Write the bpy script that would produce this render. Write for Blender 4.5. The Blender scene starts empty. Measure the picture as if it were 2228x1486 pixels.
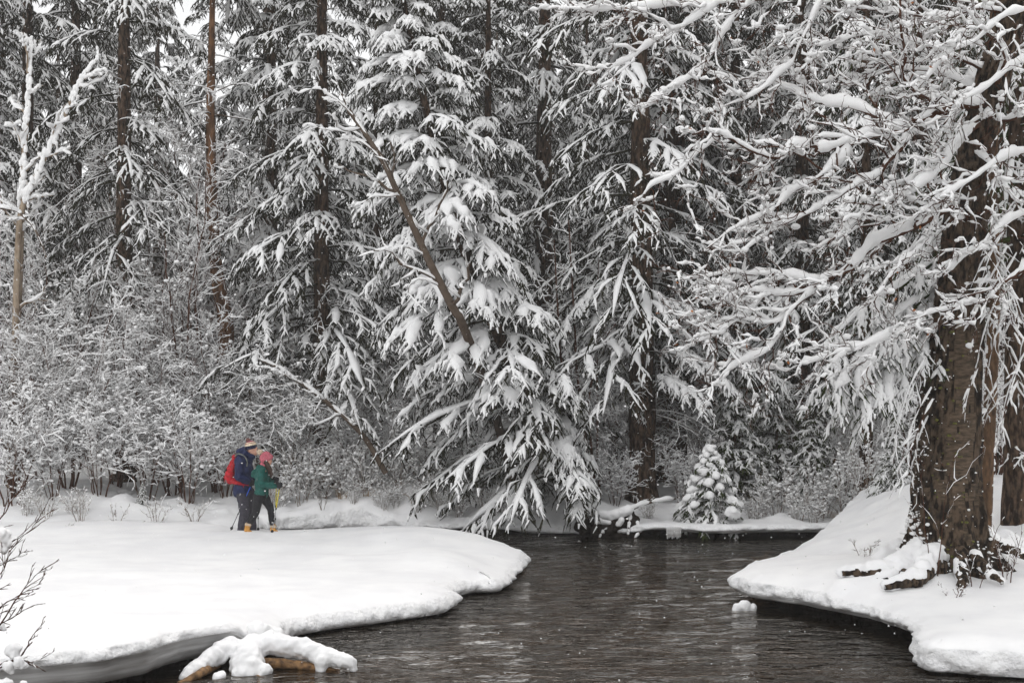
import bpy, bmesh, math, random
import numpy as np
from mathutils import Vector, geometry as mgeo

# ------------------------------------------------------------------ camera, sky, sun, exposure
SC = bpy.context.scene
COL = SC.collection
F, YH, CH = 3400.0, 820.0, 3.55        # focal length in picture widths of 2228, horizon row, eye height over the water
cam_data = bpy.data.cameras.new('camera')
cam = bpy.data.objects.new('camera', cam_data)
COL.objects.link(cam)
cam.location = (0, 0, CH)
cam.rotation_euler = (math.radians(90), 0, 0)
cam_data.sensor_width = 36.0
cam_data.lens = 36.0 * F / 2228.0
cam_data.shift_y = -(743.0 - YH) / 2228.0
cam_data.clip_end = 2000
cam_data.clip_start = 0.1
SC.camera = cam

SUN_EL, SUN_AZ = 52.0, 200.0
world = bpy.data.worlds.new('World')
SC.world = world
world.use_nodes = True
wn, wl = world.node_tree.nodes, world.node_tree.links
sky = wn.new('ShaderNodeTexSky')
sky.sky_type = 'NISHITA'
sky.sun_disc = False
sky.sun_elevation = math.radians(SUN_EL)
sky.sun_rotation = math.radians(SUN_AZ)
sky.dust_density = 1.5
sky.air_density = 1.0
hs = wn.new('ShaderNodeHueSaturation')
hs.inputs['Saturation'].default_value = 0.04
bgn = [n for n in wn if n.type == 'BACKGROUND'][0]
bgn.inputs['Strength'].default_value = 0.10
wl.new(sky.outputs[0], hs.inputs['Color'])
wl.new(hs.outputs[0], bgn.inputs['Color'])

sun_d = bpy.data.lights.new('sun', 'SUN')
sun_d.energy = 0.9
sun_d.angle = math.radians(40)
sun_d.color = (1.0, 0.955, 0.92)
sun = bpy.data.objects.new('sun', sun_d)
COL.objects.link(sun)
sun.location = (0, 0, 40)
sun.rotation_euler = (math.radians(90 - SUN_EL), 0, math.radians(180 - SUN_AZ + 180))

SC.view_settings.view_transform = 'Standard'
SC.view_settings.look = 'None'
SC.view_settings.gamma = 1.0
SC.view_settings.exposure = 1.04
SC.cycles.max_bounces = 5
SC.cycles.diffuse_bounces = 3
SC.cycles.transparent_max_bounces = 12
SC.cycles.volume_bounces = 1
SC.cycles.use_adaptive_sampling = True
SC.cycles.adaptive_threshold = 0.03
SC.cycles.caustics_reflective = False
SC.cycles.caustics_refractive = False

R8 = np.random.default_rng


def PX(px, py, D):
    """a point of the place: column px and row py at D metres"""
    return np.array([(px - 1114.0) / F * D, D, CH - (py - YH) / F * D])


def PXS(pts, D=None):
    return np.array([PX(p[0], p[1], p[2] if len(p) > 2 else D) for p in pts])


def XD(px, D):
    return np.array([(px - 1114.0) / F * D, D])


# ------------------------------------------------------------------ noise
def _hash(ix, iy, iz, seed):
    h = (ix.astype(np.int64) * 374761393 + iy.astype(np.int64) * 668265263 + iz.astype(np.int64) * 2147483647 + seed * 1274126177) & 0xffffffff
    h = ((h ^ (h >> 13)) * 1274126177) & 0xffffffff
    h = (h ^ (h >> 16)) & 0xffffffff
    return h / 4294967295.0


def vnoise(x, y, z=None, seed=0):
    x = np.asarray(x, float); y = np.asarray(y, float)
    z = np.zeros_like(x) if z is None else np.asarray(z, float)
    x0, y0, z0 = np.floor(x), np.floor(y), np.floor(z)
    fx, fy, fz = x - x0, y - y0, z - z0
    fx, fy, fz = [f * f * (3 - 2 * f) for f in (fx, fy, fz)]
    r = 0
    for dx in (0, 1):
        for dy in (0, 1):
            for dz in (0, 1):
                w = (fx if dx else 1 - fx) * (fy if dy else 1 - fy) * (fz if dz else 1 - fz)
                r = r + w * _hash(x0 + dx, y0 + dy, z0 + dz, seed)
    return r * 2 - 1


def fbm(x, y, z=None, seed=0, oct=3):
    r, a, f = 0, 1.0, 1.0
    for i in range(oct):
        r = r + a * vnoise(np.asarray(x) * f, np.asarray(y) * f, None if z is None else np.asarray(z) * f, seed + i * 17)
        a *= 0.5; f *= 2.03
    return r


def sstep(a, b, x):
    t = np.clip((np.asarray(x, float) - a) / (b - a), 0, 1)
    return t * t * (3 - 2 * t)


# ------------------------------------------------------------------ mesh helpers
class Geo:
    def __init__(s):
        s.V, s.Q, s.T, s.n, s.qm, s.tm = [], [], [], 0, [], []

    def add(s, V, Fc, mat=0):
        V = np.asarray(V, float).reshape(-1, 3)
        Fc = np.asarray(Fc, int)
        if Fc.size:
            m = np.full(len(Fc), mat) if np.isscalar(mat) else np.asarray(mat)
            if Fc.shape[1] == 4:
                s.Q.append(Fc + s.n); s.qm.append(m)
            else:
                s.T.append(Fc + s.n); s.tm.append(m)
        s.V.append(V); s.n += len(V)

    def mesh(s, name, mats, smooth=True):
        me = bpy.data.meshes.new(name)
        V = np.concatenate(s.V) if s.V else np.zeros((0, 3))
        Q = np.concatenate(s.Q) if s.Q else np.zeros((0, 4), int)
        T = np.concatenate(s.T) if s.T else np.zeros((0, 3), int)
        me.vertices.add(len(V)); me.vertices.foreach_set('co', V.astype(np.float32).ravel())
        nl = Q.size + T.size
        me.loops.add(nl)
        me.loops.foreach_set('vertex_index', np.concatenate([Q.ravel(), T.ravel()]).astype(np.int32))
        me.polygons.add(len(Q) + len(T))
        ls = np.concatenate([np.arange(len(Q)) * 4, Q.size + np.arange(len(T)) * 3]).astype(np.int32)
        me.polygons.foreach_set('loop_start', ls)
        mi = np.concatenate([np.concatenate(s.qm) if s.qm else np.zeros(0), np.concatenate(s.tm) if s.tm else np.zeros(0)])
        me.polygons.foreach_set('material_index', mi.astype(np.int32))
        me.polygons.foreach_set('use_smooth', np.full(len(Q) + len(T), smooth))
        for m in (mats if isinstance(mats, (list, tuple)) else [mats]):
            me.materials.append(m)
        me.update(calc_edges=True)
        me.validate()
        return me


def nrm(v):
    return v / np.maximum(np.linalg.norm(v, axis=-1, keepdims=True), 1e-9)


def grad(P):
    T = np.empty_like(P)
    T[:, 1:-1] = P[:, 2:] - P[:, :-2]
    T[:, 0] = P[:, 1] - P[:, 0]
    T[:, -1] = P[:, -1] - P[:, -2]
    return nrm(T)


UP = np.array([0, 0, 1.0])


def frames(P):
    T = grad(P)
    m = nrm(T.mean(1))
    ref = np.where((np.abs(m[:, 2]) > 0.85)[:, None], np.array([0.31, -0.95, 0.0]), UP)[:, None, :]
    S = nrm(np.cross(T, np.broadcast_to(ref, T.shape)))
    return T, S, np.cross(S, T)


def ring_faces(M, n, k):
    i = np.arange(M)[:, None, None] * n * k + np.arange(n - 1)[None, :, None] * k
    a = np.arange(k)[None, None, :]; b = (a + 1) % k
    return np.stack([i + a, i + b, i + k + b, i + k + a], -1).reshape(-1, 4)


def tubes(g, P, R, k=3, mat=0, rough=0.0, seed=0):
    if len(P) == 0:
        return
    M, n, _ = P.shape
    T, S, U = frames(P)
    a = np.arange(k) / k * 2 * np.pi
    rad = np.repeat(R[:, :, None], k, 2)
    if rough:
        rad = rad * (1 + rough * R8(seed).uniform(-1, 1, rad.shape))
    V = P[:, :, None, :] + rad[..., None] * (np.cos(a)[None, None, :, None] * S[:, :, None, :] + np.sin(a)[None, None, :, None] * U[:, :, None, :])
    g.add(V, ring_faces(M, n, k), mat)


def snowtubes(g, P, W, H, lift=0.0, k=5, mat=0, jit=0.0, rng=None):
    if len(P) == 0:
        return
    M, n, _ = P.shape
    T = grad(P)
    S = np.cross(T, UP)
    bad = np.linalg.norm(S, axis=-1) < 0.15
    S[bad] = np.array([0.9, -0.4, 0.0])
    S = nrm(S)
    N = nrm(np.cross(S, T)) * 0.6 + UP * 0.4
    N = nrm(N)
    a = np.linspace(-0.55, np.pi + 0.55, k)
    c, s = np.cos(a), np.sin(a)
    s = np.where(s < 0, s * 0.6, s)
    V = P[:, :, None, :] + (W[:, :, None] * c)[..., None] * S[:, :, None, :] + (H[:, :, None] * s)[..., None] * N[:, :, None, :]
    if not np.isscalar(lift):
        V = V + (lift[:, :, None, None]) * UP
    elif lift:
        V = V + lift * UP
    if jit and rng is not None:
        V = V + rng.normal(0, 1, V.shape) * (jit * np.minimum(W, H))[:, :, None, None]
    g.add(V, ring_faces(M, n, k), mat)
    idx = (np.arange(M * n * k).reshape(M, n, k))
    if k == 5:
        for e in (0, n - 1):
            r = idx[:, e]
            if e == 0: r = r[:, ::-1]
            g.Q.append(r[:, :4] + g.n - M * n * k); g.qm.append(np.full(M, mat))
            g.T.append(r[:, [0, 3, 4]] + g.n - M * n * k); g.tm.append(np.full(M, mat))


def interp(P, t):
    """points and tangents of polylines P (M,n,3) at t (M,c) in 0..1"""
    M, n, _ = P.shape
    f = np.clip(t, 0, 0.9999) * (n - 1)
    i = f.astype(int); w = (f - i)[..., None]
    m = np.arange(M)[:, None]
    a, b = P[m, i], P[m, i + 1]
    return a * (1 - w) + b * w, nrm(b - a)


def interp1(A, t):
    M, n = A.shape
    f = np.clip(t, 0, 0.9999) * (n - 1)
    i = f.astype(int); w = f - i
    m = np.arange(M)[:, None]
    return A[m, i] * (1 - w) + A[m, i + 1] * w


def catmull(pts, n):
    p = np.asarray(pts, float)
    p = np.vstack([2 * p[0] - p[1], p, 2 * p[-1] - p[-2]])
    seg = len(p) - 3
    t = np.linspace(0, seg - 1e-6, n)
    i = t.astype(int); u = (t - i)[:, None]
    a, b, c, d = p[i], p[i + 1], p[i + 2], p[i + 3]
    return 0.5 * ((2 * b) + (-a + c) * u + (2 * a - 5 * b + 4 * c - d) * u ** 2 + (-a + 3 * b - 3 * c + d) * u ** 3)


def blobs(g, C, rad, rng, mat=0, squash=0.75):
    """small rounded clumps, 8-sided, 4 rings"""
    if len(C) == 0:
        return
    k = 6
    th = np.array([-1.1, -0.35, 0.45, 1.15])
    a = np.arange(k) / k * 2 * np.pi
    M = len(C)
    rr = np.cos(th)[None, :, None] * np.ones((M, 1, k)) * (1 + 0.22 * rng.uniform(-1, 1, (M, 4, k)))
    zz = np.sin(th)[None, :, None] * squash * np.ones((M, 4, k)) * (1 + 0.15 * rng.uniform(-1, 1, (M, 4, 1)))
    an = a[None, None, :] + rng.uniform(0, 6.28, (M, 1, 1))
    ex = rng.uniform(0.75, 1.45, (M, 1, 1))
    V = np.stack([rr * np.cos(an) * ex, rr * np.sin(an), zz], -1) * rad[:, None, None, None] + C[:, None, None, :]
    g.add(V, ring_faces(M, 4, k), mat)
    base = g.n - M * 4 * k
    top = np.arange(M)[:, None] * 4 * k + 3 * k + np.arange(k)[None, :] + base
    bot = np.arange(M)[:, None] * 4 * k + np.arange(k)[None, ::-1] + base
    for r in (top, bot):
        g.Q.append(r[:, [0, 1, 2, 3]]); g.qm.append(np.full(M, mat))
        g.Q.append(r[:, [0, 3, 4, 5]]); g.qm.append(np.full(M, mat))


# ------------------------------------------------------------------ objects and labels
def tag(o, label=None, cat=None, group=None, kind=None):
    if label: o['label'] = label
    if cat: o['category'] = cat
    if group: o['group'] = group
    if kind: o['kind'] = kind
    return o


def obj(name, me, parent=None):
    o = bpy.data.objects.new(name, me)
    COL.objects.link(o)
    if parent is not None:
        o.parent = parent
    return o


def thing(name, label, cat, loc=(0, 0, 0), group=None, rz=0.0, scale=1.0):
    o = bpy.data.objects.new(name, None)
    COL.objects.link(o)
    o.empty_display_size = 0.2
    o.location = loc
    o.rotation_euler = (0, 0, rz)
    o.scale = (scale,) * 3 if np.isscalar(scale) else scale
    return tag(o, label, cat, group)


def copy_tree(root, loc, rz, scale, label=None, group=None):
    r = root.copy(); COL.objects.link(r)
    r.location = loc; r.rotation_euler = (0, 0, rz)
    r.scale = (scale,) * 3 if np.isscalar(scale) else scale
    if label: r['label'] = label
    if group: r['group'] = group
    elif 'group' in r and label: del r['group']
    for ch in list(root.children):
        c = ch.copy(); COL.objects.link(c); c.parent = r
        for gch in list(ch.children):
            d = gch.copy(); COL.objects.link(d); d.parent = c
    return r


# ------------------------------------------------------------------ materials
def mat_new(name):
    m = bpy.data.materials.new(name)
    m.use_nodes = True
    nt = m.node_tree
    b = nt.nodes['Principled BSDF']
    return m, nt, b


def ramp_mat(name, c1, c2, scale=6.0, rough=0.8, bump=0.0, stretch=(1, 1, 1), detail=4, lo=0.35, hi=0.65, bscale=None, bdist=0.02, spec=0.3, c3=None, s3=1.3):
    m, nt, b = mat_new(name)
    N, L = nt.nodes, nt.links
    tc = N.new('ShaderNodeTexCoord')
    mp = N.new('ShaderNodeMapping'); mp.inputs['Scale'].default_value = stretch
    L.new(tc.outputs['Object'], mp.inputs['Vector'])
    no = N.new('ShaderNodeTexNoise'); no.inputs['Scale'].default_value = scale; no.inputs['Detail'].default_value = detail
    L.new(mp.outputs[0], no.inputs['Vector'])
    cr = N.new('ShaderNodeValToRGB')
    cr.color_ramp.elements[0].position = lo; cr.color_ramp.elements[0].color = (*c1, 1)
    cr.color_ramp.elements[1].position = hi; cr.color_ramp.elements[1].color = (*c2, 1)
    L.new(no.outputs['Fac'], cr.inputs['Fac'])
    out = cr.outputs['Color']
    if c3 is not None:
        n3 = N.new('ShaderNodeTexNoise'); n3.inputs['Scale'].default_value = s3; n3.inputs['Detail'].default_value = 5
        L.new(tc.outputs['Object'], n3.inputs['Vector'])
        r3 = N.new('ShaderNodeValToRGB'); r3.color_ramp.elements[0].position = 0.56; r3.color_ramp.elements[1].position = 0.68
        L.new(n3.outputs['Fac'], r3.inputs['Fac'])
        mx = N.new('ShaderNodeMixRGB'); mx.inputs['Color2'].default_value = (*c3, 1)
        L.new(r3.outputs['Color'], mx.inputs['Fac']); L.new(out, mx.inputs['Color1'])
        out = mx.outputs['Color']
    L.new(out, b.inputs['Base Color'])
    b.inputs['Roughness'].default_value = rough
    b.inputs['Specular IOR Level'].default_value = spec
    if bump:
        n2 = N.new('ShaderNodeTexNoise'); n2.inputs['Scale'].default_value = bscale or scale * 2; n2.inputs['Detail'].default_value = 5
        L.new(mp.outputs[0], n2.inputs['Vector'])
        bp = N.new('ShaderNodeBump'); bp.inputs['Strength'].default_value = bump; bp.inputs['Distance'].default_value = bdist
        L.new(n2.outputs['Fac'], bp.inputs['Height']); L.new(bp.outputs[0], b.inputs['Normal'])
    return m


M = {}
M['snow'] = ramp_mat('snow', (0.80, 0.80, 0.81), (0.88, 0.88, 0.88), 1.5, 0.75, 0.25, bscale=26, bdist=0.012, spec=0.2)
M['snow_edge'] = ramp_mat('crumbly_edge_snow', (0.78, 0.78, 0.79), (0.88, 0.88, 0.88), 4, 0.8, 0.8, bscale=13, bdist=0.06, spec=0.15)
M['snow_tree'] = ramp_mat('branch_snow', (0.80, 0.80, 0.80), (0.88, 0.88, 0.88), 5, 0.8, 0.35, bscale=30, bdist=0.02, spec=0.15)
M['needle'] = ramp_mat('spruce_needle', (0.014, 0.017, 0.011), (0.040, 0.043, 0.026), 3.0, 0.8, 0.5, bscale=60, bdist=0.03, spec=0.2)
M['needle_green'] = ramp_mat('young_spruce_needle', (0.020, 0.030, 0.010), (0.055, 0.068, 0.024), 4.0, 0.8, 0.5, bscale=60, bdist=0.03, spec=0.2)
M['bark'] = ramp_mat('spruce_bark', (0.018, 0.012, 0.008), (0.115, 0.076, 0.052), 14, 0.95, 1.0, (1, 1, 0.35), bscale=20, bdist=0.08, spec=0.1, lo=0.4, hi=0.62)
M['bark_red'] = ramp_mat('pine_bark', (0.045, 0.026, 0.016), (0.20, 0.105, 0.055), 8, 0.95, 0.9, (1, 1, 0.3), bscale=20, bdist=0.05, spec=0.15)
M['bark_alder'] = ramp_mat('old_tree_bark', (0.012, 0.008, 0.005), (0.105, 0.074, 0.050), 13, 0.95, 1.0, (1, 1, 0.4), bscale=18, bdist=0.10, lo=0.42, hi=0.6, spec=0.2, c3=(0.012, 0.009, 0.006), s3=2.2)
M['bark_face'] = ramp_mat('worn_trunk_face', (0.045, 0.032, 0.021), (0.135, 0.097, 0.066), 16, 0.85, 0.8, (0.5, 0.5, 2.2), bscale=30, bdist=0.03, spec=0.2, c3=(0.035, 0.025, 0.016), s3=5.0)
M['bark_thin'] = ramp_mat('thin_trunk_bark', (0.05, 0.03, 0.018), (0.17, 0.10, 0.055), 12, 0.9, 0.7, (1, 1, 0.4), bscale=30, bdist=0.03, spec=0.2)
M['twig'] = ramp_mat('twig_bark', (0.045, 0.025, 0.018), (0.12, 0.07, 0.048), 6, 0.85, spec=0.2)
M['twig_pale'] = ramp_mat('pale_twig_bark', (0.09, 0.065, 0.048), (0.20, 0.15, 0.11), 6, 0.85, spec=0.2)
M['deadwood'] = ramp_mat('grey_deadwood', (0.06, 0.047, 0.038), (0.15, 0.12, 0.095), 8, 0.9, 0.5, (1, 1, 0.3), spec=0.2)
M['wood_tan'] = ramp_mat('bare_tan_wood', (0.07, 0.036, 0.016), (0.30, 0.17, 0.075), 14, 0.7, 0.4, (1, 1, 1), spec=0.3)
M['pale_wood'] = ramp_mat('pale_snag_wood', (0.16, 0.12, 0.085), (0.34, 0.27, 0.20), 9, 0.85, 0.4, (1, 1, 0.4), spec=0.2)
M['earth'] = ramp_mat('dark_wet_earth', (0.008, 0.006, 0.005), (0.03, 0.022, 0.016), 7, 0.9, 0.8, bscale=14, bdist=0.05, spec=0.15)
M['ice'] = ramp_mat('grey_layered_ice', (0.30, 0.29, 0.28), (0.66, 0.66, 0.66), 3.0, 0.35, 0.3, (0.35, 0.35, 5.0), bscale=5, bdist=0.02, spec=0.5, lo=0.3, hi=0.7)
M['grass'] = ramp_mat('dry_grass', (0.20, 0.13, 0.07), (0.40, 0.28, 0.16), 5, 0.9)
M['leaf'] = ramp_mat('withered_leaf', (0.22, 0.07, 0.02), (0.38, 0.15, 0.05), 9, 0.8)
M['moss'] = ramp_mat('moss', (0.06, 0.065, 0.012), (0.16, 0.16, 0.035), 30, 0.95)


def light_mat(name, c1, c2, scale):
    """cheap matte surface for fine foliage and its snow: one coarse noise between two tones"""
    m, nt, b = mat_new(name)
    N, L = nt.nodes, nt.links
    out = [n for n in N if n.type == 'OUTPUT_MATERIAL'][0]
    N.remove(b)
    d = N.new('ShaderNodeBsdfDiffuse')
    tc = N.new('ShaderNodeTexCoord')
    no = N.new('ShaderNodeTexNoise'); no.inputs['Scale'].default_value = scale; no.inputs['Detail'].default_value = 1.0
    L.new(tc.outputs['Object'], no.inputs['Vector'])
    mx = N.new('ShaderNodeMixRGB'); mx.inputs['Color1'].default_value = (*c1, 1); mx.inputs['Color2'].default_value = (*c2, 1)
    L.new(no.outputs['Fac'], mx.inputs['Fac']); L.new(mx.outputs[0], d.inputs['Color'])
    L.new(d.outputs[0], out.inputs['Surface'])
    return m


M['snow_tree'] = light_mat('branch_snow', (0.78, 0.78, 0.78), (0.90, 0.90, 0.90), 5)
M['needle'] = light_mat('spruce_needle', (0.009, 0.010, 0.006), (0.042, 0.040, 0.024), 4)
M['needle_green'] = light_mat('young_spruce_needle', (0.014, 0.024, 0.006), (0.065, 0.08, 0.028), 4)
M['twig'] = light_mat('twig_bark', (0.022, 0.010, 0.007), (0.125, 0.060, 0.038), 5)
M['twig_pale'] = light_mat('pale_twig_bark', (0.08, 0.055, 0.04), (0.21, 0.155, 0.11), 5)
M['deadwood'] = light_mat('grey_deadwood', (0.05, 0.036, 0.027), (0.15, 0.115, 0.09), 6)


def flat(name, c, rough=0.7, var=0.25, scale=20, bump=0.3, spec=0.3):
    return ramp_mat(name, tuple(v * (1 - var) for v in c), tuple(min(1, v * (1 + var)) for v in c), scale, rough, bump, bscale=scale * 2, bdist=0.01, spec=spec)


# river water: dark reflecting surface over a tinted see-through body
def water_mat():
    m, nt, b = mat_new('river_water')
    N, L = nt.nodes, nt.links
    out = [n for n in N if n.type == 'OUTPUT_MATERIAL'][0]
    N.remove(b)
    tc = N.new('ShaderNodeTexCoord')
    def noise(sx, sy, sc, det, rot=0.0, dist=0.0):
        mp = N.new('ShaderNodeMapping'); mp.inputs['Scale'].default_value = (sx, sy, 1); mp.inputs['Rotation'].default_value = (0, 0, rot)
        L.new(tc.outputs['Object'], mp.inputs['Vector'])
        n = N.new('ShaderNodeTexNoise'); n.inputs['Scale'].default_value = sc; n.inputs['Detail'].default_value = det
        n.inputs['Distortion'].default_value = dist
        L.new(mp.outputs[0], n.inputs['Vector'])
        return n.outputs['Fac']
    a = noise(0.5, 1.0, 3.4, 3.0, 0.05, 0.7)
    c = noise(0.6, 1.0, 0.9, 2.0, -0.12, 0.4)
    d = noise(0.6, 1.0, 10.0, 2.0, 0.2, 0.4)
    add = N.new('ShaderNodeMath'); add.operation = 'MULTIPLY_ADD'; add.inputs[1].default_value = 0.9
    L.new(c, add.inputs[0]); L.new(a, add.inputs[2])
    add2 = N.new('ShaderNodeMath'); add2.operation = 'MULTIPLY_ADD'; add2.inputs[1].default_value = 0.22
    L.new(d, add2.inputs[0]); L.new(add.outputs[0], add2.inputs[2])
    bp = N.new('ShaderNodeBump'); bp.inputs['Strength'].default_value = 1.0; bp.inputs['Distance'].default_value = 0.11
    L.new(add2.outputs[0], bp.inputs['Height'])
    gl = N.new('ShaderNodeBsdfGlossy'); gl.inputs['Roughness'].default_value = 0.03
    gl.inputs['Color'].default_value = (0.95, 0.93, 0.90, 1)
    L.new(bp.outputs[0], gl.inputs['Normal'])
    tr = N.new('ShaderNodeBsdfTransparent'); tr.inputs['Color'].default_value = (0.46, 0.36, 0.22, 1)
    df = N.new('ShaderNodeBsdfDiffuse'); df.inputs['Color'].default_value = (0.030, 0.021, 0.011, 1)
    mxa = N.new('ShaderNodeMixShader'); mxa.inputs['Fac'].default_value = 0.30
    L.new(tr.outputs[0], mxa.inputs[1]); L.new(df.outputs[0], mxa.inputs[2])
    fr = N.new('ShaderNodeFresnel'); fr.inputs['IOR'].default_value = 1.33
    L.new(bp.outputs[0], fr.inputs['Normal'])
    mx = N.new('ShaderNodeMixShader')
    L.new(fr.outputs[0], mx.inputs['Fac']); L.new(mxa.outputs[0], mx.inputs[1]); L.new(gl.outputs[0], mx.inputs[2])
    L.new(mx.outputs[0], out.inputs['Surface'])
    return m


M['water'] = water_mat()
M['bed'] = ramp_mat('stony_river_bed', (0.035, 0.024, 0.012), (0.30, 0.20, 0.10), 2.4, 0.9, 0.8, (0.7, 1.0, 1.0), detail=6, bscale=6, bdist=0.08, lo=0.3, hi=0.7)

# ------------------------------------------------------------------ ground, river, banks
def grid_mesh(x0, x1, y0, y1, nx, ny, zf):
    x = np.linspace(x0, x1, nx); y = np.linspace(y0, y1, ny)
    X, Y = np.meshgrid(x, y)
    Z = zf(X, Y)
    g = Geo()
    i = (np.arange(ny - 1)[:, None] * nx + np.arange(nx - 1)[None, :])
    g.add(np.stack([X, Y, Z], -1), np.stack([i, i + 1, i + nx + 1, i + nx], -1).reshape(-1, 4))
    return g


g = grid_mesh(-260, 260, -20, 420, 60, 60, lambda x, y: -0.75 + 0 * x)
o = obj('ground', g.mesh('ground', M['snow'])); tag(o, 'snow covered ground sheet under the whole forest', kind='structure')
g = grid_mesh(-24, 24, 4, 42, 140, 110, lambda x, y: -0.38 + 0.07 * fbm(x * 0.9, y * 1.2, seed=3))
o = obj('riverbed', g.mesh('riverbed', M['bed'])); tag(o, 'brown stony river bed under the water', kind='structure')
g = grid_mesh(-24, 24, 4, 40, 160, 130, lambda x, y: 0.012 * fbm(x * 0.9, y * 1.6, seed=5) + 0.006 * fbm(x * 3.1, y * 5.0, seed=6) + 0.03 * np.maximum(0, fbm(x * 2.2, y * 3.5, seed=8)) * np.exp(-((y - 33.2) / 0.7) ** 2) * sstep(-1, 1.5, x))
o = obj('river', g.mesh('river', M['water'])); tag(o, 'dark brown rippled river between the snow banks', kind='structure')


def resample(P, sp_fun):
    P = np.vstack([P, P[:1]])
    out = []
    for a, b in zip(P[:-1], P[1:]):
        L_ = np.linalg.norm(b - a)
        n = max(1, int(round(L_ / sp_fun((a + b) / 2))))
        for i in range(n):
            out.append(a + (b - a) * i / n)
    return np.array(out)


def closed_catmull(pts, per):
    p = np.asarray(pts, float); n = len(p)
    out = []
    for i in range(n):
        a, b, c, d = p[(i - 1) % n], p[i], p[(i + 1) % n], p[(i + 2) % n]
        for u in np.linspace(0, 1, per, endpoint=False):
            out.append(0.5 * (2 * b + (c - a) * u + (2 * a - 5 * b + 4 * c - d) * u * u + (3 * b - a - 3 * c + d) * u ** 3))
    return np.array(out)


def dist_to(P, X, Y):
    q = np.stack([np.ravel(X), np.ravel(Y)], -1)
    d = np.full(len(q), 1e9)
    for s in range(0, len(q), 4000):
        d[s:s + 4000] = np.sqrt(((q[s:s + 4000, None] - P[None]) ** 2).sum(-1)).min(1)
    return d.reshape(np.shape(X))


def inside(P, q):
    x, y = q[:, 0], q[:, 1]
    c = np.zeros(len(q), bool)
    x1, y1 = P[:, 0], P[:, 1]; x2, y2 = np.roll(x1, -1), np.roll(y1, -1)
    for a, b, e, f in zip(x1, y1, x2, y2):
        if b == f: continue
        m = ((b > y) != (f > y)) & (x < (e - a) * (y - b) / (f - b) + a)
        c ^= m
    return c


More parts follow.
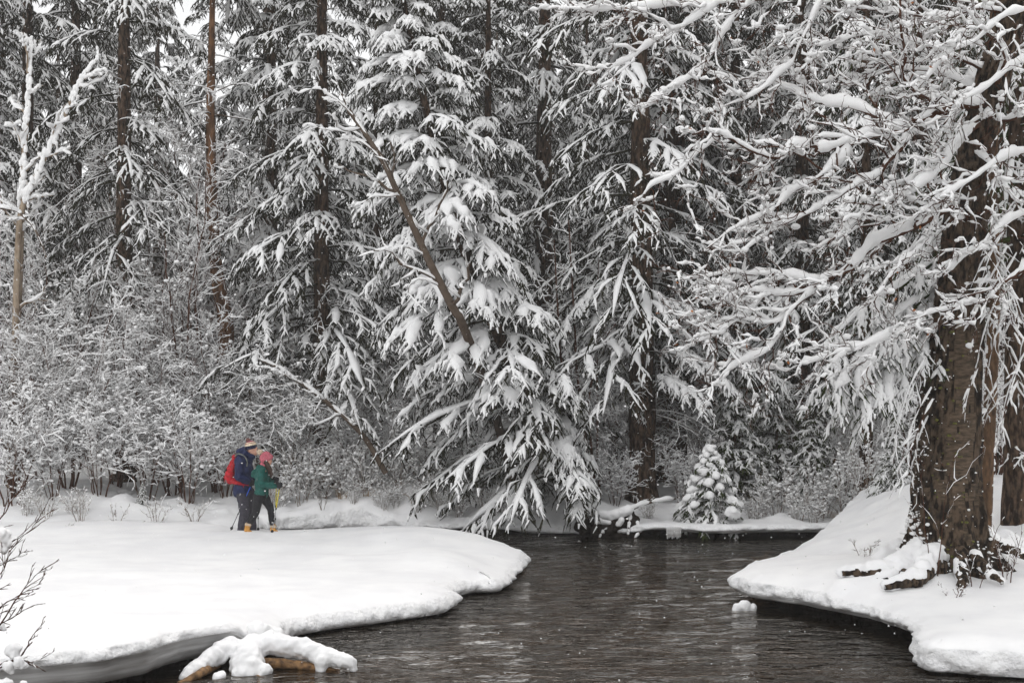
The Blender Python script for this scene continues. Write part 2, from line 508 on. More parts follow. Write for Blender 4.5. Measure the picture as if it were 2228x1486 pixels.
def bank(name, label, pts, hfun, lipf, underf, icef, grid, near_sp=0.06, edge=0.07, rollf=None, lump=0.05, seed=0):
    """a snow bank: rounded overhanging lip of snow, ice and a dark undercut below it"""
    P = closed_catmull(pts, 10)
    near = lambda c: near_sp if (abs(c[0]) < 0.36 * c[1] + 1.5 and 14 < c[1] < 38.5) else 1.6
    P = resample(P, near)
    if np.sum(P[:, 0] * np.roll(P[:, 1], -1) - np.roll(P[:, 0], -1) * P[:, 1]) < 0:
        P = P[::-1]
    for _ in range(2):
        P = 0.25 * np.roll(P, 1, 0) + 0.5 * P + 0.25 * np.roll(P, -1, 0)
    T = np.roll(P, -3, 0) - np.roll(P, 3, 0)
    T = T / np.linalg.norm(T, axis=1, keepdims=True)
    NI = np.stack([-T[:, 1], T[:, 0]], -1)          # inward
    nearm = (np.abs(P[:, 0]) < 0.36 * P[:, 1] + 2) & (P[:, 1] > 14) & (P[:, 1] < 39)
    P = P + NI * (edge * nearm * (0.6 * vnoise(P[:, 0] * 1.1, P[:, 1] * 1.1, seed=seed + 5) + 0.5 * vnoise(P[:, 0] * 2.9, P[:, 1] * 2.9, seed=seed + 6)))[:, None]
    x, y = P[:, 0], P[:, 1]
    lip, und, ice = lipf(x, y), underf(x, y), icef(x, y)
    rings = []
    def ring(off, z, lumpy):
        dn = lumpy * (0.7 * vnoise(x * 1.7, y * 1.7, np.asarray(z) * 1, seed) + 0.6 * vnoise(x * 4.6, y * 4.6, np.asarray(z) * 6, seed + 1) + 0.6 * vnoise(x * 9, y * 9, np.asarray(z) * 16, seed + 2))
        q = P + NI * (off + dn)[:, None]
        rings.append(np.column_stack([q, z]))
    top = hfun(x, y, np.zeros(len(x)))
    tz = np.maximum(top, lip + 0.14)
    one = np.ones(len(x))
    roll = rollf(x, y)
    ring(und + 0.5, -0.7 * one, 0)
    ring(und + 0.05, -0.1 * one, 0.06)
    ring(und, np.maximum(lip - ice, 0.0), 0.03)
    ring(0.10 + 0.04 * (ice > 0.02), np.maximum(lip - ice, 0.005) + 0.004, 0.03)
    ring(0.06 * one, lip - 0.45 * ice, 0.03)
    ring(0.05 * one, lip + 0.0 * one, 0.03)
    hgt = tz - lip
    for off, f in ((0.01, 0.10), (-0.02, 0.24), (-0.02, 0.40), (0.0, 0.56), (0.035, 0.72), (0.08, 0.84), (0.15, 0.94)):
        ring(off * roll * one, lip + hgt * f, lump)
    q = P + NI * (0.30 * roll)[:, None]
    z = hfun(q[:, 0], q[:, 1], 0.3 * roll * one); rings.append(np.column_stack([q, np.maximum(z, lip + 0.14 + 0.01)]))
    V = np.concatenate(rings); n = len(P); k = len(rings)
    g = Geo()
    i = np.arange(n); j = (i + 1) % n
    Q, mt = [], []
    for r in range(k - 1):
        Q.append(np.stack([r * n + i, r * n + j, (r + 1) * n + j, (r + 1) * n + i], -1))
        if r < 3:
            mm = np.full(n, 1)
        elif r < 5:
            mm = np.where(ice > 0.03, 2, 0 if r > 3 else 1)
            mm = np.where(ice > 0.03, 2, 0)
        else:
            mm = np.full(n, 3 if r < k - 3 else 0)
        mt.append(mm)
    # interior
    B = rings[-1][:, :2]
    C = []
    for (x0, x1, y0, y1, sp) in grid:
        gx, gy = np.meshgrid(np.arange(x0, x1, sp), np.arange(y0, y1, sp))
        c = np.stack([gx.ravel(), gy.ravel()], -1) + R8(seed).uniform(-0.25, 0.25, (gx.size, 2)) * sp
        c = c[inside(B, c)]
        c = c[dist_to(B, c[:, 0], c[:, 1]) > 0.12 + 0.0 * sp]
        C.append(c)
    C = np.concatenate(C)
    allp = np.concatenate([B, C])
    r = mgeo.delaunay_2d_cdt([Vector(p) for p in allp], [(int(a), int(b)) for a, b in zip(i, j)], [], 1, 1e-5)
    vco = np.array([(v.x, v.y) for v in r[0]])
    orig = [oo[0] if oo else -1 for oo in r[3]]
    dd = dist_to(P, vco[:, 0], vco[:, 1])
    vz = hfun(vco[:, 0], vco[:, 1], dd)
    for q_, oi in enumerate(orig):
        if 0 <= oi < n: vz[q_] = rings[-1][oi, 2]
    g.add(V, np.concatenate(Q), np.concatenate(mt))
    tri = np.array([f for f in r[2] if len(f) == 3])
    g.add(np.column_stack([vco, vz]), tri, 0)
    me = g.mesh(name, [M['snow'], M['earth'], M['ice'], M['snow_edge']])
    bm = bmesh.new(); bm.from_mesh(me)
    bmesh.ops.remove_doubles(bm, verts=bm.verts, dist=0.0015)
    bmesh.ops.recalc_face_normals(bm, faces=bm.faces)
    bm.to_mesh(me); bm.free()
    for p in me.polygons: p.use_smooth = True
    o = obj(name, me)
    tag(o, label, kind='structure')
    return P


def from_pd(L_):
    return np.array([XD(a, b) for a, b in L_])


# left snow shelf on which the hikers walk
def left_h(x, y, d):
    h = 0.40 + 0.30 * np.exp(-((y - 18.0) / 2.3) ** 2) * sstep(-2.8, -3.8, x)
    h = h + 0.20 * np.exp(-((x + 2.1) / 1.5) ** 2 - ((y - 31.0) / 1.4) ** 2)
    h = h + 0.05 * fbm(x * 0.33, y * 0.33, seed=21, oct=2) + 0.026 * fbm(x * 0.45 + 0.2 * y, y * 1.3, seed=22)
    h = h + 0.10 * np.exp(-((x + 1.2 + 0.25 * (y - 27)) / 0.6) ** 2 - ((y - 27.5) / 2.0) ** 2) - 0.06 * np.exp(-((x + 0.4) / 0.4) ** 2 - ((y - 26.6) / 1.2) ** 2)
    h = h - 0.10 * np.exp(-d / 0.45)
    return h


LEFT = from_pd([(-1700, 15), (-900, 15.6), (-300, 16.2), (0, 16.7), (250, 17.4), (420, 18.8), (540, 19.4), (592, 20.0), (640, 21.1), (700, 21.6), (850, 22.5), (950, 23.1), (985, 23.9),
                (992, 24.9), (1035, 25.5), (1090, 25.7), (1112, 26.7), (1124, 27.9), (1148, 29.0), (1135, 30.0), (1060, 31.4), (980, 32.4), (880, 32.9), (760, 33.0), (640, 32.9), (540, 33.3),
                (300, 35.2), (-900, 35.5), (-1700, 30)])
LEFT_P = bank('snow_bank', 'smooth wide snow shelf on which the two hikers walk', LEFT, left_h,
     lambda x, y: 0.03 + 0.37 * sstep(-2.9, -3.5, x) * sstep(21.0, 20.0, y),
     lambda x, y: 0.22 + 0.25 * sstep(-3.2, -3.8, x) * sstep(21.5, 20, y),
     lambda x, y: 0.27 * sstep(-3.0, -3.6, x) * sstep(20.8, 20, y) + 0.0 * x,
     [(-10.5, 1.2, 15, 34.5, 0.24), (-30, -10.5, 14, 36, 1.2)], rollf=lambda x, y: 0.55 + 0.95 * sstep(20.0, 21.8, y), lump=0.075, seed=31)


def right_h(x, y, d):
    h = 0.50 + 0.04 * fbm(x * 0.5, y * 0.5, seed=41, oct=2) + 0.015 * fbm(x * 1.7, y * 1.7, seed=42)
    h = h + 0.30 * np.exp(-((x - 6.5) / 2.0) ** 2 - ((y - 24.2) / 1.5) ** 2)
    h = h + 0.65 * sstep(24.5, 28.5, y) * sstep(5.0, 7.6, x) * np.exp(-((y - 28.5) / 7.0) ** 2)
    h = h + 0.55 * sstep(6.4, 9.0, x) * sstep(22.6, 25.5, y)
    h = h + 0.05 * sstep(23, 25, y) * fbm(x * 2.2, y * 2.2, seed=43)
    h = h + 0.10 * np.exp(-((y - 22.6 + 0.12 * (x - 5.5)) / 0.28) ** 2) * sstep(4.0, 5.0, x) * sstep(6.8, 5.8, x) * (1 + 0.6 * vnoise(x * 3, y * 3, seed=44))
    h = h - 0.10 * np.exp(-d / 0.5)
    return h


RIGHT = from_pd([(3200, 16.5), (2600, 17.6), (2228, 18.2), (2100, 18.5), (2015, 18.7), (1988, 19.4), (1985, 20.1), (1955, 20.8), (1900, 21.5), (1850, 22.1), (1760, 22.9), (1680, 23.5), (1612, 24.1),
                 (1592, 25.0), (1607, 26.0), (1655, 27.2), (1700, 28.3), (1745, 29.3), (1800, 31.2), (1838, 33.0), (1862, 35), (2000, 38), (2700, 38), (3400, 28)])
RIGHT_P = bank('snow_bank', 'snow bank round the roots of the big old tree', RIGHT, right_h,
     lambda x, y: 0.03 + 0.20 * sstep(18.9, 20.6, y) * sstep(26.0, 24.6, y),
     lambda x, y: 0.2 + 0.55 * sstep(18.9, 20.6, y) * sstep(27.0, 25.0, y),
     lambda x, y: 0.07 * sstep(19.5, 20.6, y) * sstep(26.0, 24.6, y),
     [(3.0, 13, 15, 38, 0.24), (13, 26, 15, 38, 1.2)], rollf=lambda x, y: 0.8 + 0 * x, lump=0.085, seed=51)


def far_h(x, y, d=None):
    z = 0.32 + 0.55 * sstep(34.5, 41, y) + 0.028 * np.clip(y - 41, 0, 60)
    z = z + 0.42 * np.exp(-((x + 3.0) / 1.3) ** 2 - ((y - 37.2) / 1.0) ** 2)
    z = z + 0.30 * sstep(-7.0, -10.5, x) * np.exp(-((y - 36) / 2.5) ** 2) + 0.22 * sstep(-5.0, -6.5, x) * np.exp(-((y - 35.6) / 1.6) ** 2)
    z = z + 0.25 * np.exp(-((x - 1.2) / 1.5) ** 2 - ((y - 36.4) / 1.0) ** 2)
    k = sstep(34.4, 35.6, y)
    z = z + 0.10 * k * fbm(x * 0.8, y * 0.8, seed=61) + (0.055 + 0.07 * np.exp(-((y - 36.2) / 1.6) ** 2)) * k * fbm(x * 2.6, y * 2.6, seed=62, oct=2) + 0.05 * k * np.exp(-((y - 36.0) / 1.5) ** 2) * np.abs(fbm(x * 5, y * 5, seed=64, oct=2))
    if d is not None:
        z = z - 0.10 * np.exp(-d / 0.4)
    return z


FAR = from_pd([(-5200, 34), (-1800, 33.2), (-600, 33.2), (0, 33.1), (250, 33.3), (420, 33.7), (520, 34.6), (620, 35.9), (740, 36.4), (860, 36.0), (960, 35.5), (1080, 35.2), (1250, 35.0), (1380, 34.6),
               (1480, 34.35), (1600, 34.1), (1720, 34.3), (1820, 34.3), (1950, 34.0), (2300, 33.5), (3000, 32.5), (5200, 33), (3300, 170), (-1100, 170)])
FAR_P = bank('forest_floor', 'snowy forest floor and far river bank', FAR, far_h,
     lambda x, y: 0.03 + 0.15 * sstep(2.0, 3.2, x) + 0.09 * sstep(-3.2, -2.0, x) * sstep(0.5, -0.3, x),
     lambda x, y: 0.25 + 0.35 * sstep(1.5, 3.0, x),
     lambda x, y: 0.05 * sstep(3.0, 4.0, x),
     [(-13, 11, 33, 38, 0.17), (-14, 14, 38, 42, 0.35), (-32, 32, 42, 70, 1.2), (-32, -14, 33, 42, 1.2), (14, 32, 33, 42, 1.2), (-60, 60, 70, 165, 5)], edge=0.22, rollf=lambda x, y: 0.8 + 0 * x, lump=0.09, seed=71)


def ground_z(x, y):
    x = np.atleast_1d(np.asarray(x, float)); y = np.atleast_1d(np.asarray(y, float))
    q = np.stack([x, y], -1)
    z = far_h(x, y)
    z = np.where(inside(RIGHT_P, q), np.maximum(right_h(x, y, dist_to(RIGHT_P, x, y)), np.where(inside(FAR_P, q), z, -9)), z)
    z = np.where(inside(LEFT_P, q) & ~inside(FAR_P, q), left_h(x, y, dist_to(LEFT_P, x, y)), z)
    return z


def gz(x, y):
    return float(ground_z(x, y)[0])
# ------------------------------------------------------------------ voxel-merged rounded bodies
def capsule(bm_g, p0, r0, p1, r1, k=14, m=4):
    p0, p1 = np.asarray(p0, float), np.asarray(p1, float)
    d = p1 - p0; L_ = np.linalg.norm(d)
    t = d / L_ if L_ > 1e-6 else np.array([0, 0, 1.0])
    ref = np.array([0, 0, 1.0]) if abs(t[2]) < 0.9 else np.array([1.0, 0, 0])
    s = nrm(np.cross(t, ref)); u = np.cross(s, t)
    rings = []
    for i in range(m):
        th = -np.pi / 2 + (i + 0.5) * np.pi / 2 / m
        rings.append((p0 + t * r0 * np.sin(th), r0 * np.cos(th)))
    rings.append((p0, r0)); rings.append((p1, r1))
    for i in range(m):
        th = (i + 0.5) * np.pi / 2 / m
        rings.append((p1 + t * r1 * np.sin(th), r1 * np.cos(th)))
    a = np.arange(k) / k * 2 * np.pi
    V = np.array([c + r * (np.cos(a)[:, None] * s + np.sin(a)[:, None] * u) for c, r in rings])
    n = len(rings)
    V = np.vstack([V.reshape(-1, 3), [p0 - t * r0, p1 + t * r1]])
    bm_g.add(V, ring_faces(1, n, k))
    b0 = bm_g.n - len(V); i = np.arange(k); j = (i + 1) % k
    bm_g.T.append(np.stack([np.full(k, b0 + n * k), b0 + j, b0 + i], -1)); bm_g.tm.append(np.zeros(k))
    bm_g.T.append(np.stack([np.full(k, b0 + n * k + 1), b0 + (n - 1) * k + i, b0 + (n - 1) * k + j], -1)); bm_g.tm.append(np.zeros(k))


def blobmesh(name, caps, mat, voxel=0.02, smooth=4, noise=0.0, nscale=5, seed=0):
    g = Geo()
    for c in caps:
        capsule(g, *c)
    me = g.mesh(name + '_raw', mat)
    o = bpy.data.objects.new(name + '_raw', me); COL.objects.link(o)
    md = o.modifiers.new('r', 'REMESH'); md.mode = 'VOXEL'; md.voxel_size = voxel
    ms = o.modifiers.new('s', 'SMOOTH'); ms.iterations = smooth; ms.factor = 0.5
    dg = bpy.context.evaluated_depsgraph_get()
    ev = o.evaluated_get(dg)
    m2 = bpy.data.meshes.new_from_object(ev)
    m2.name = name
    bpy.data.objects.remove(o); bpy.data.meshes.remove(me)
    n = len(m2.vertices)
    if noise and n:
        co = np.empty(n * 3, np.float32); m2.vertices.foreach_get('co', co); co = co.reshape(-1, 3).astype(float)
        no = np.empty(n * 3, np.float32); m2.vertices.foreach_get('normal', no); no = no.reshape(-1, 3)
        co = co + no * (noise * fbm(co[:, 0] * nscale, co[:, 1] * nscale, co[:, 2] * nscale, seed, 3))[:, None]
        m2.vertices.foreach_set('co', co.astype(np.float32).ravel())
    m2.polygons.foreach_set('use_smooth', np.ones(len(m2.polygons), bool))
    m2.materials.clear(); m2.materials.append(mat)
    m2.update()
    return m2




# ------------------------------------------------------------------ conifers
def fan(axes, rng, c=4, ang=0.75, cap=1.05):
    """a bough spread out as a fan: the main axis and c side axes"""
    N_, n, _ = axes.shape
    L_ = np.linalg.norm(np.diff(axes, axis=1), axis=2).sum(1)
    t = np.linspace(0.20, 0.86, c)[None, :] + rng.uniform(-0.06, 0.06, (N_, c))
    A, T = interp(axes, t)
    S = nrm(np.cross(T, UP))
    sg = (np.where(np.arange(c) % 2 == 0, 1.0, -1.0)[None, :] * rng.choice([-1.0, 1.0], (N_, 1)))[..., None]
    D = nrm(T + S * sg * rng.uniform(0.7, 1.25, (N_, c, 1)) * ang + UP * rng.uniform(-0.1, 0.2, (N_, c, 1)))
    ln = L_[:, None] * (0.52 * (1 - t) + 0.14) * rng.uniform(0.75, 1.2, (N_, c))
    ln = np.minimum(ln, cap * rng.uniform(0.7, 1.1, ln.shape))
    u = np.linspace(0, 1, n)[None, None, :, None]
    C = A[:, :, None, :] + D[:, :, None, :] * (ln[..., None, None] * u) - UP * (0.42 * ln[..., None, None] * u * u)
    return np.concatenate([axes, C.reshape(-1, n, 3)]), np.concatenate([np.arange(N_), np.repeat(np.arange(N_), c)])


def spray(gn, gs, axes, width, rng, snowy, m=10, sub=2, fr=0.0155, s0=0.2, hang=0.5, pad=1.0, flen=1.0):
    """boughs: an axis, side twigs hanging from it, fingers on those, and the snow lying on top"""
    N_, n, _ = axes.shape
    if N_ == 0:
        return
    s = np.linspace(0, 1, n)
    Lx = np.linalg.norm(np.diff(axes, axis=1), axis=2).sum(1)
    tubes(gn, axes[:, [0, 2, -1]], np.outer(0.010 + 0.008 * Lx, np.array([1, 0.7, 0.2])), 3)
    # snow heaped in lumps along the outer part of the bough
    T0 = grad(axes)
    hz = np.clip((np.sqrt(np.clip(1 - T0[..., 2] ** 2, 0, 1)) - 0.25) / 0.6, 0.15, 1)
    env = sstep(0.05, 0.45, s) * (1 - sstep(0.80, 1.02, s))
    lum = rng.uniform(0.25, 1.5, (N_, n)) * hz
    W = np.minimum(0.42 * width[:, None], 0.11) * env * lum * (0.35 + 0.65 * snowy[:, None]) * pad + 0.006
    H = (0.030 + 0.13 * width[:, None]) * env * lum * snowy[:, None] * pad + 0.004
    snowtubes(gs, axes + rng.normal(0, 0.02, axes.shape), W, H, 0.0, 5, jit=0.22, rng=rng)
    # side twigs
    t = (np.linspace(s0, 0.99, m)[None, :] + rng.uniform(-0.05, 0.05, (N_, m)))
    A, T = interp(axes, np.clip(t, 0, 1))
    S = nrm(np.cross(T, UP))
    sg = np.where(np.arange(m) % 2 == 0, 1.0, -1.0)[None, :, None]
    D = nrm(T * rng.uniform(0.5, 1.0, (N_, m, 1)) + S * sg * rng.uniform(0.45, 1.0, (N_, m, 1)) + UP * rng.uniform(-0.3, 0.1, (N_, m, 1)))
    ln = width[:, None] * rng.uniform(0.6, 1.25, (N_, m)) * (1.1 - 0.35 * t)
    u = np.linspace(0, 1, 3)[None, None, :, None]
    lat = A[:, :, None, :] + D[:, :, None, :] * (ln[..., None, None] * u) - UP * (hang * ln[..., None, None] * u * u)
    lat = lat.reshape(-1, 3, 3)
    sn = np.repeat(snowy, m)
    K = len(lat)
    tubes(gn, lat, np.tile(np.array([0.9, 1.2, 0.25]) * fr, (K, 1)) * rng.uniform(0.8, 1.25, (K, 1)), 3)
    on = (rng.uniform(0, 1, K) < 0.2 + 0.75 * sn)
    q = lat[on].copy()
    k2 = len(q)
    ww = np.tile(np.array([1.5, 1.5, 0.4]), (k2, 1)) * rng.uniform(0.6, 1.35, (k2, 1)) * rng.uniform(0.7, 1.3, (k2, 3))
    hh = np.tile(np.array([1.6, 1.5, 0.3]), (k2, 1)) * rng.uniform(0.6, 1.4, (k2, 1)) * (0.4 + 0.6 * sn[on])[:, None] * rng.uniform(0.7, 1.3, (k2, 3))
    q[:, 2] = q[:, 1] * 0.3 + q[:, 2] * 0.7
    snowtubes(gs, q, ww * fr * 1.35, hh * fr * 1.35, fr * 0.7, 4, jit=0.2, rng=rng)
    # fingers
    if sub:
        tu = np.tile(np.linspace(0.4, 0.95, sub)[None, :], (K, 1)) + rng.uniform(-0.15, 0.04, (K, sub))
        A2, T2 = interp(lat, tu)
        S2 = nrm(np.cross(T2, UP))
        sg2 = rng.choice([-1.0, 1.0], (K, sub, 1))
        D2 = nrm(T2 * rng.uniform(0.5, 1.0, (K, sub, 1)) + S2 * sg2 * rng.uniform(0.3, 0.95, (K, sub, 1)) - UP * rng.uniform(0.0, 0.7, (K, sub, 1)))
        l2 = rng.uniform(0.065, 0.155, (K, sub)) * flen
        u3 = np.linspace(0, 1, 3)[None, None, :, None]
        fg = A2[:, :, None, :] + D2[:, :, None, :] * (l2[..., None, None] * u3) - UP * (0.25 * l2[..., None, None] * u3 * u3)
        fg = fg.reshape(-1, 3, 3)
        J = len(fg)
        sn2 = np.repeat(sn, sub)
        tubes(gn, fg[:, [0, 2]], np.tile(np.array([1.1, 0.25]) * fr, (J, 1)) * rng.uniform(0.7, 1.25, (J, 1)), 3)
        on = rng.uniform(0, 1, J) < 0.08 + 0.66 * sn2
        q = fg[on].copy(); k3 = len(q)
        q = np.stack([q[:, 0], q[:, 1] * 0.35 + q[:, 2] * 0.65], 1)
        ww = np.tile(np.array([1.3, 0.6]), (k3, 1)) * rng.uniform(0.6, 1.4, (k3, 1))
        hh = np.tile(np.array([1.45, 0.55]), (k3, 1)) * rng.uniform(0.5, 1.4, (k3, 1)) * (0.4 + 0.6 * sn2[on])[:, None]
        snowtubes(gs, q, ww * fr * 1.2, hh * fr * 1.2, fr * 0.6, 4)
        # loose needle tips that break the outline
        tip = fg[:, 2] - fg[:, 1]
        for rep in range(1):
            pk = rng.uniform(0, 1, J) < 0.6
            b0 = fg[pk, 1] + tip[pk] * rng.uniform(-0.6, 0.9, (pk.sum(), 1))
            dr = nrm(nrm(tip[pk]) + rng.normal(0, 0.8, (pk.sum(), 3)) - UP * 0.3)
            sd = nrm(np.cross(dr, rng.normal(0, 1, dr.shape)))
            lnn = rng.uniform(0.025, 0.06, (len(b0), 1))
            V = np.stack([b0 - sd * 0.009, b0 + sd * 0.009, b0 + dr * lnn], 1)
            gn.add(V, np.arange(len(b0) * 3).reshape(-1, 3))


def twig_level(P, R, count, lr, ang, npts, rng, up=0.0, tmin=0.2, wig=0.08, rratio=0.6, rmin=0.004, flat_=0.0, lens=None, tip=0.35):
    Mn = len(P)
    plen = np.linalg.norm(np.diff(P, axis=1), axis=2).sum(1)
    t = tmin + (1 - tmin) * (np.arange(count)[None, :] + rng.uniform(0.1, 0.9, (Mn, count))) / count
    t = np.clip(t, 0, 0.985)
    A, T = interp(P, t)
    Rp = interp1(R, t)
    rv = rng.normal(0, 1, (Mn, count, 3))
    rv[..., 2] *= (1 - flat_)
    pr = nrm(rv - (rv * T).sum(-1, keepdims=True) * T)
    th = rng.normal(ang, ang * 0.25, (Mn, count, 1))
    D = nrm(np.cos(th) * T + np.sin(th) * pr)
    ln = (lr * plen[:, None] if lens is None else lens) * (1.1 - 0.55 * t) * rng.uniform(0.6, 1.3, (Mn, count))
    u = np.linspace(0, 1, npts)
    C = A[:, :, None, :] + D[:, :, None, :] * (ln[..., None, None] * u[:, None]) + UP * (up * ln[..., None, None] * (u * u)[:, None])
    w = np.cumsum(rng.normal(0, 1, C.shape), axis=2); w -= w[:, :, :1]
    C = C + w * (wig * ln / npts)[..., None, None] * 1.2
    rc = np.maximum(Rp * rratio, rmin)[..., None] * (1 - (1 - tip) * u)
    return C.reshape(-1, npts, 3), rc.reshape(-1, npts)


def twig_snow(gs, P, R, rng, w0=0.012, h0=0.022, gap=0.25, k=5, vmin=0.15, cover=1.0, rfac=1.0):
    """snow lying along the upper side of bare twigs, in lumps with gaps"""
    if len(P) == 0: return
    if cover < 1:
        on = rng.uniform(0, 1, len(P)) < cover
        P, R = P[on], R[on]
        if len(P) == 0: return
    Mn, n, _ = P.shape
    T = grad(P)
    hz = np.sqrt(np.clip(1 - T[..., 2] ** 2, 0, 1))
    hz = np.maximum((hz - vmin) / (1 - vmin), 0.12)
    lum = rng.uniform(0.5, 1.35, (Mn, n))
    lum = np.where(rng.uniform(0, 1, (Mn, n)) < gap * 0.75, lum * 0.15, lum)
    end = np.ones(n); end[-1] = 0.12
    if n > 6: end[0] = 0.5
    W = (R * rfac + w0 * lum) * end * (0.35 + 0.65 * np.minimum(lum, 1)) * (0.4 + 0.6 * hz)
    H = (0.4 * R * rfac + h0 * lum * (0.8 + 6 * np.minimum(R, 0.06))) * end * hz
    snowtubes(gs, P, np.maximum(W, 0.001), np.maximum(H, 0.001), R * 0.35, k, jit=0.08, rng=rng)


def spruce_meshes(name, path, rprof, z0, z1, nb, seed, droop=0.5, el0=0.1, el1=0.35, r0=0.24, snow=1.0, bark='bark', needle='needle', dead=0, deadz=(1, 5), deadlen=1.6, extra=None, az_bias=None, spray_w=0.62, m=9, sub=2, k=14, rtop=0.04, flen=1.15, fr=0.018, pad=1.0, zpow=1.25, nfan=6):
    rng = R8(seed)
    path = catmull(path, 40)
    zs = path[:, 2]
    zt = z0 + (z1 - z0) * np.linspace(0, 1, nb) ** zpow + rng.uniform(-0.1, 0.1, nb)
    f = np.interp(zt, zs, np.linspace(0, 1, len(zs)))
    st, _ = interp(path[None], f[None]); st = st[0]
    tt = np.clip((zt - z0) / (z1 - z0), 0, 1)
    az = np.cumsum(rng.uniform(1.9, 2.9, nb))
    L_ = np.array([rprof(q) for q in tt]) * rng.uniform(0.72, 1.18, nb)
    if az_bias is not None:
        L_ = L_ * np.maximum(0.22, 1 + (az_bias[1] + (az_bias[2] if len(az_bias) > 2 else 0) * (1 - tt) ** 4) * np.cos(az - az_bias[0]))
    el = el0 + (el1 - el0) * tt + rng.normal(0, 0.08, nb)
    s = np.linspace(0, 1, 6)
    dh = np.stack([np.cos(az), np.sin(az), np.zeros(nb)], -1)
    axes = st[:, None, :] + dh[:, None, :] * (L_[:, None, None] * s[None, :, None])
    bend = rng.normal(0, 0.10, (nb, 1))
    axes = axes + np.cross(dh, UP)[:, None, :] * (bend * L_[:, None] * s ** 2)[..., None]
    axes[..., 2] += np.tan(el)[:, None] * L_[:, None] * s - (droop * rng.uniform(0.6, 1.3, nb) * L_)[:, None] * s ** 2
    gn, gs, gt = Geo(), Geo(), Geo()
    w = np.clip(spray_w * (0.25 + 0.10 * L_), 0.10, 0.31) * rng.uniform(0.8, 1.2, nb)
    sn = np.clip(snow * rng.uniform(0.35, 1.25, nb), 0.08, 1.3)
    if nfan:
        axes, own = fan(axes, rng, nfan)
        w = np.concatenate([w[:nb] * 0.8, (w[own] * 0.95)[nb:]]); sn = sn[own] * rng.uniform(0.6, 1.2, len(own))
    spray(gn, gs, axes, w, rng, sn, m=m, sub=sub, flen=flen, fr=fr, pad=pad)
    if extra is not None:
        for ax, ww, ss in extra:
            ax2, own = fan(np.array([catmull(ax, 7)]), rng, 10, 0.6, 0.62)
            spray(gn, gs, ax2, np.full(len(ax2), ww * 0.33), rng, np.full(len(ax2), ss), m=8, sub=2, fr=fr, flen=flen * 0.9, pad=0.9)
    R_ = r0 * (1 - np.linspace(0, 1, 40)) ** 0.8 + rtop * (1 - np.linspace(0, 1, 40)) + 0.006
    R_ = R_ + r0 * 0.45 * np.exp(-(zs - zs[0]) / 0.35)
    tubes(gt, path[None], R_[None], k, rough=0.07, seed=seed)
    me_t = gt.mesh(name + '_trunk', M[bark])
    out = [('trunk', me_t), ('crown', gn.mesh(name + '_crown', M[needle])), ('snow_cover', gs.mesh(name + '_snow', M['snow_tree']))]
    if dead:
        gd, gx = Geo(), Geo()
        zt = rng.uniform(deadz[0], deadz[1], dead)
        f = np.interp(zt, zs, np.linspace(0, 1, len(zs)))
        st, _ = interp(path[None], f[None]); st = st[0]
        az = rng.uniform(0, 6.283, dead)
        L_ = deadlen * rng.uniform(0.4, 1.2, dead)
        s = np.linspace(0, 1, 8)
        dh = np.stack([np.cos(az), np.sin(az), np.zeros(dead)], -1)
        ax = st[:, None, :] + dh[:, None, :] * (L_[:, None, None] * s[None, :, None])
        ax[..., 2] += (rng.uniform(-0.1, 0.35, dead) * L_)[:, None] * s - (rng.uniform(0.1, 0.6, dead) * L_)[:, None] * s ** 2
        ax = ax + np.cumsum(rng.normal(0, 0.02, ax.shape), 1)
        rr = np.outer(rng.uniform(0.012, 0.024, dead), 1 - 0.7 * s)
        P1, R1 = twig_level(ax, rr, 7, 0.38, 0.9, 5, rng, up=-0.15, tmin=0.3, wig=0.25, rmin=0.006)
        P2, R2 = twig_level(P1, R1, 2, 0.45, 0.8, 4, rng, up=-0.2, wig=0.3, rmin=0.005)
        for P_, Q_, kk in ((ax, rr, 4), (P1, R1, 3), (P2, R2, 3)):
            tubes(gd, P_, Q_, kk)
            twig_snow(gx, P_, Q_, rng, 0.012, 0.02)
        out.append(('dead_branch', gd.mesh(name + '_deadwood', M['deadwood'])))
        out.append(('branch_snow', gx.mesh(name + '_deadsnow', M['snow_tree'])))
    return out


def place(name, label, cat, parts, loc=(0, 0, 0), group=None, rz=0.0, scale=1.0):
    t = thing(name, label, cat, loc, group, rz, scale)
    for nm, me in parts:
        o_ = obj(nm, me, t)
        if nm in ('dead_branch', 'branch_snow'):
            o_['kind'] = 'stuff'
    return t


def rel(P, base):
    return np.asarray(P, float) - np.asarray(base, float)


def at(px, D, dz=0.0):
    x, y = XD(px, D)
    return (x, y, gz(x, y) - 0.06 + dz)


# --- the leaning spruce over the water, its stem bent at the root
base = np.array([*XD(1330, 35.0), gz(*XD(1330, 35.0)) - 0.35])
pth = PXS([(1345, 1160, 35.1), (1300, 1146, 35.0), (1262, 1105, 34.95), (1225, 1035, 34.95), (1165, 905, 35.0), (1090, 740, 35.0), (1010, 540, 35.1), (942, 300, 35.2), (893, 80, 35.3), (868, -60, 35.3), (850, -190, 35.3)])
pth = rel(pth, base)
lean = spruce_meshes('leaning_spruce', pth, lambda t: 2.35 * (1 - t) ** 0.75 * (0.62 + 0.38 * min(1, t * 5)) + 0.28, 1.25, pth[-1][2] - 0.1, 112, 131, droop=0.45, el0=-0.02, el1=0.35, r0=0.20, snow=1.2, az_bias=(3.25, 0.10, 0.55), spray_w=0.72, pad=1.3, flen=1.25, zpow=1.1)
place('leaning_spruce', 'leaning snow laden spruce with a bent stem rooted at the water edge', 'tree', lean, base)

# --- tall spruces of the far bank
def straight(px, D, h, lean_=0.0, z0=-0.2):
    return np.array([[lean_ * z * 0.1, 0.0, z] for z in np.linspace(z0, h, 6)]) + np.array([[0, 0, 0]] * 6)


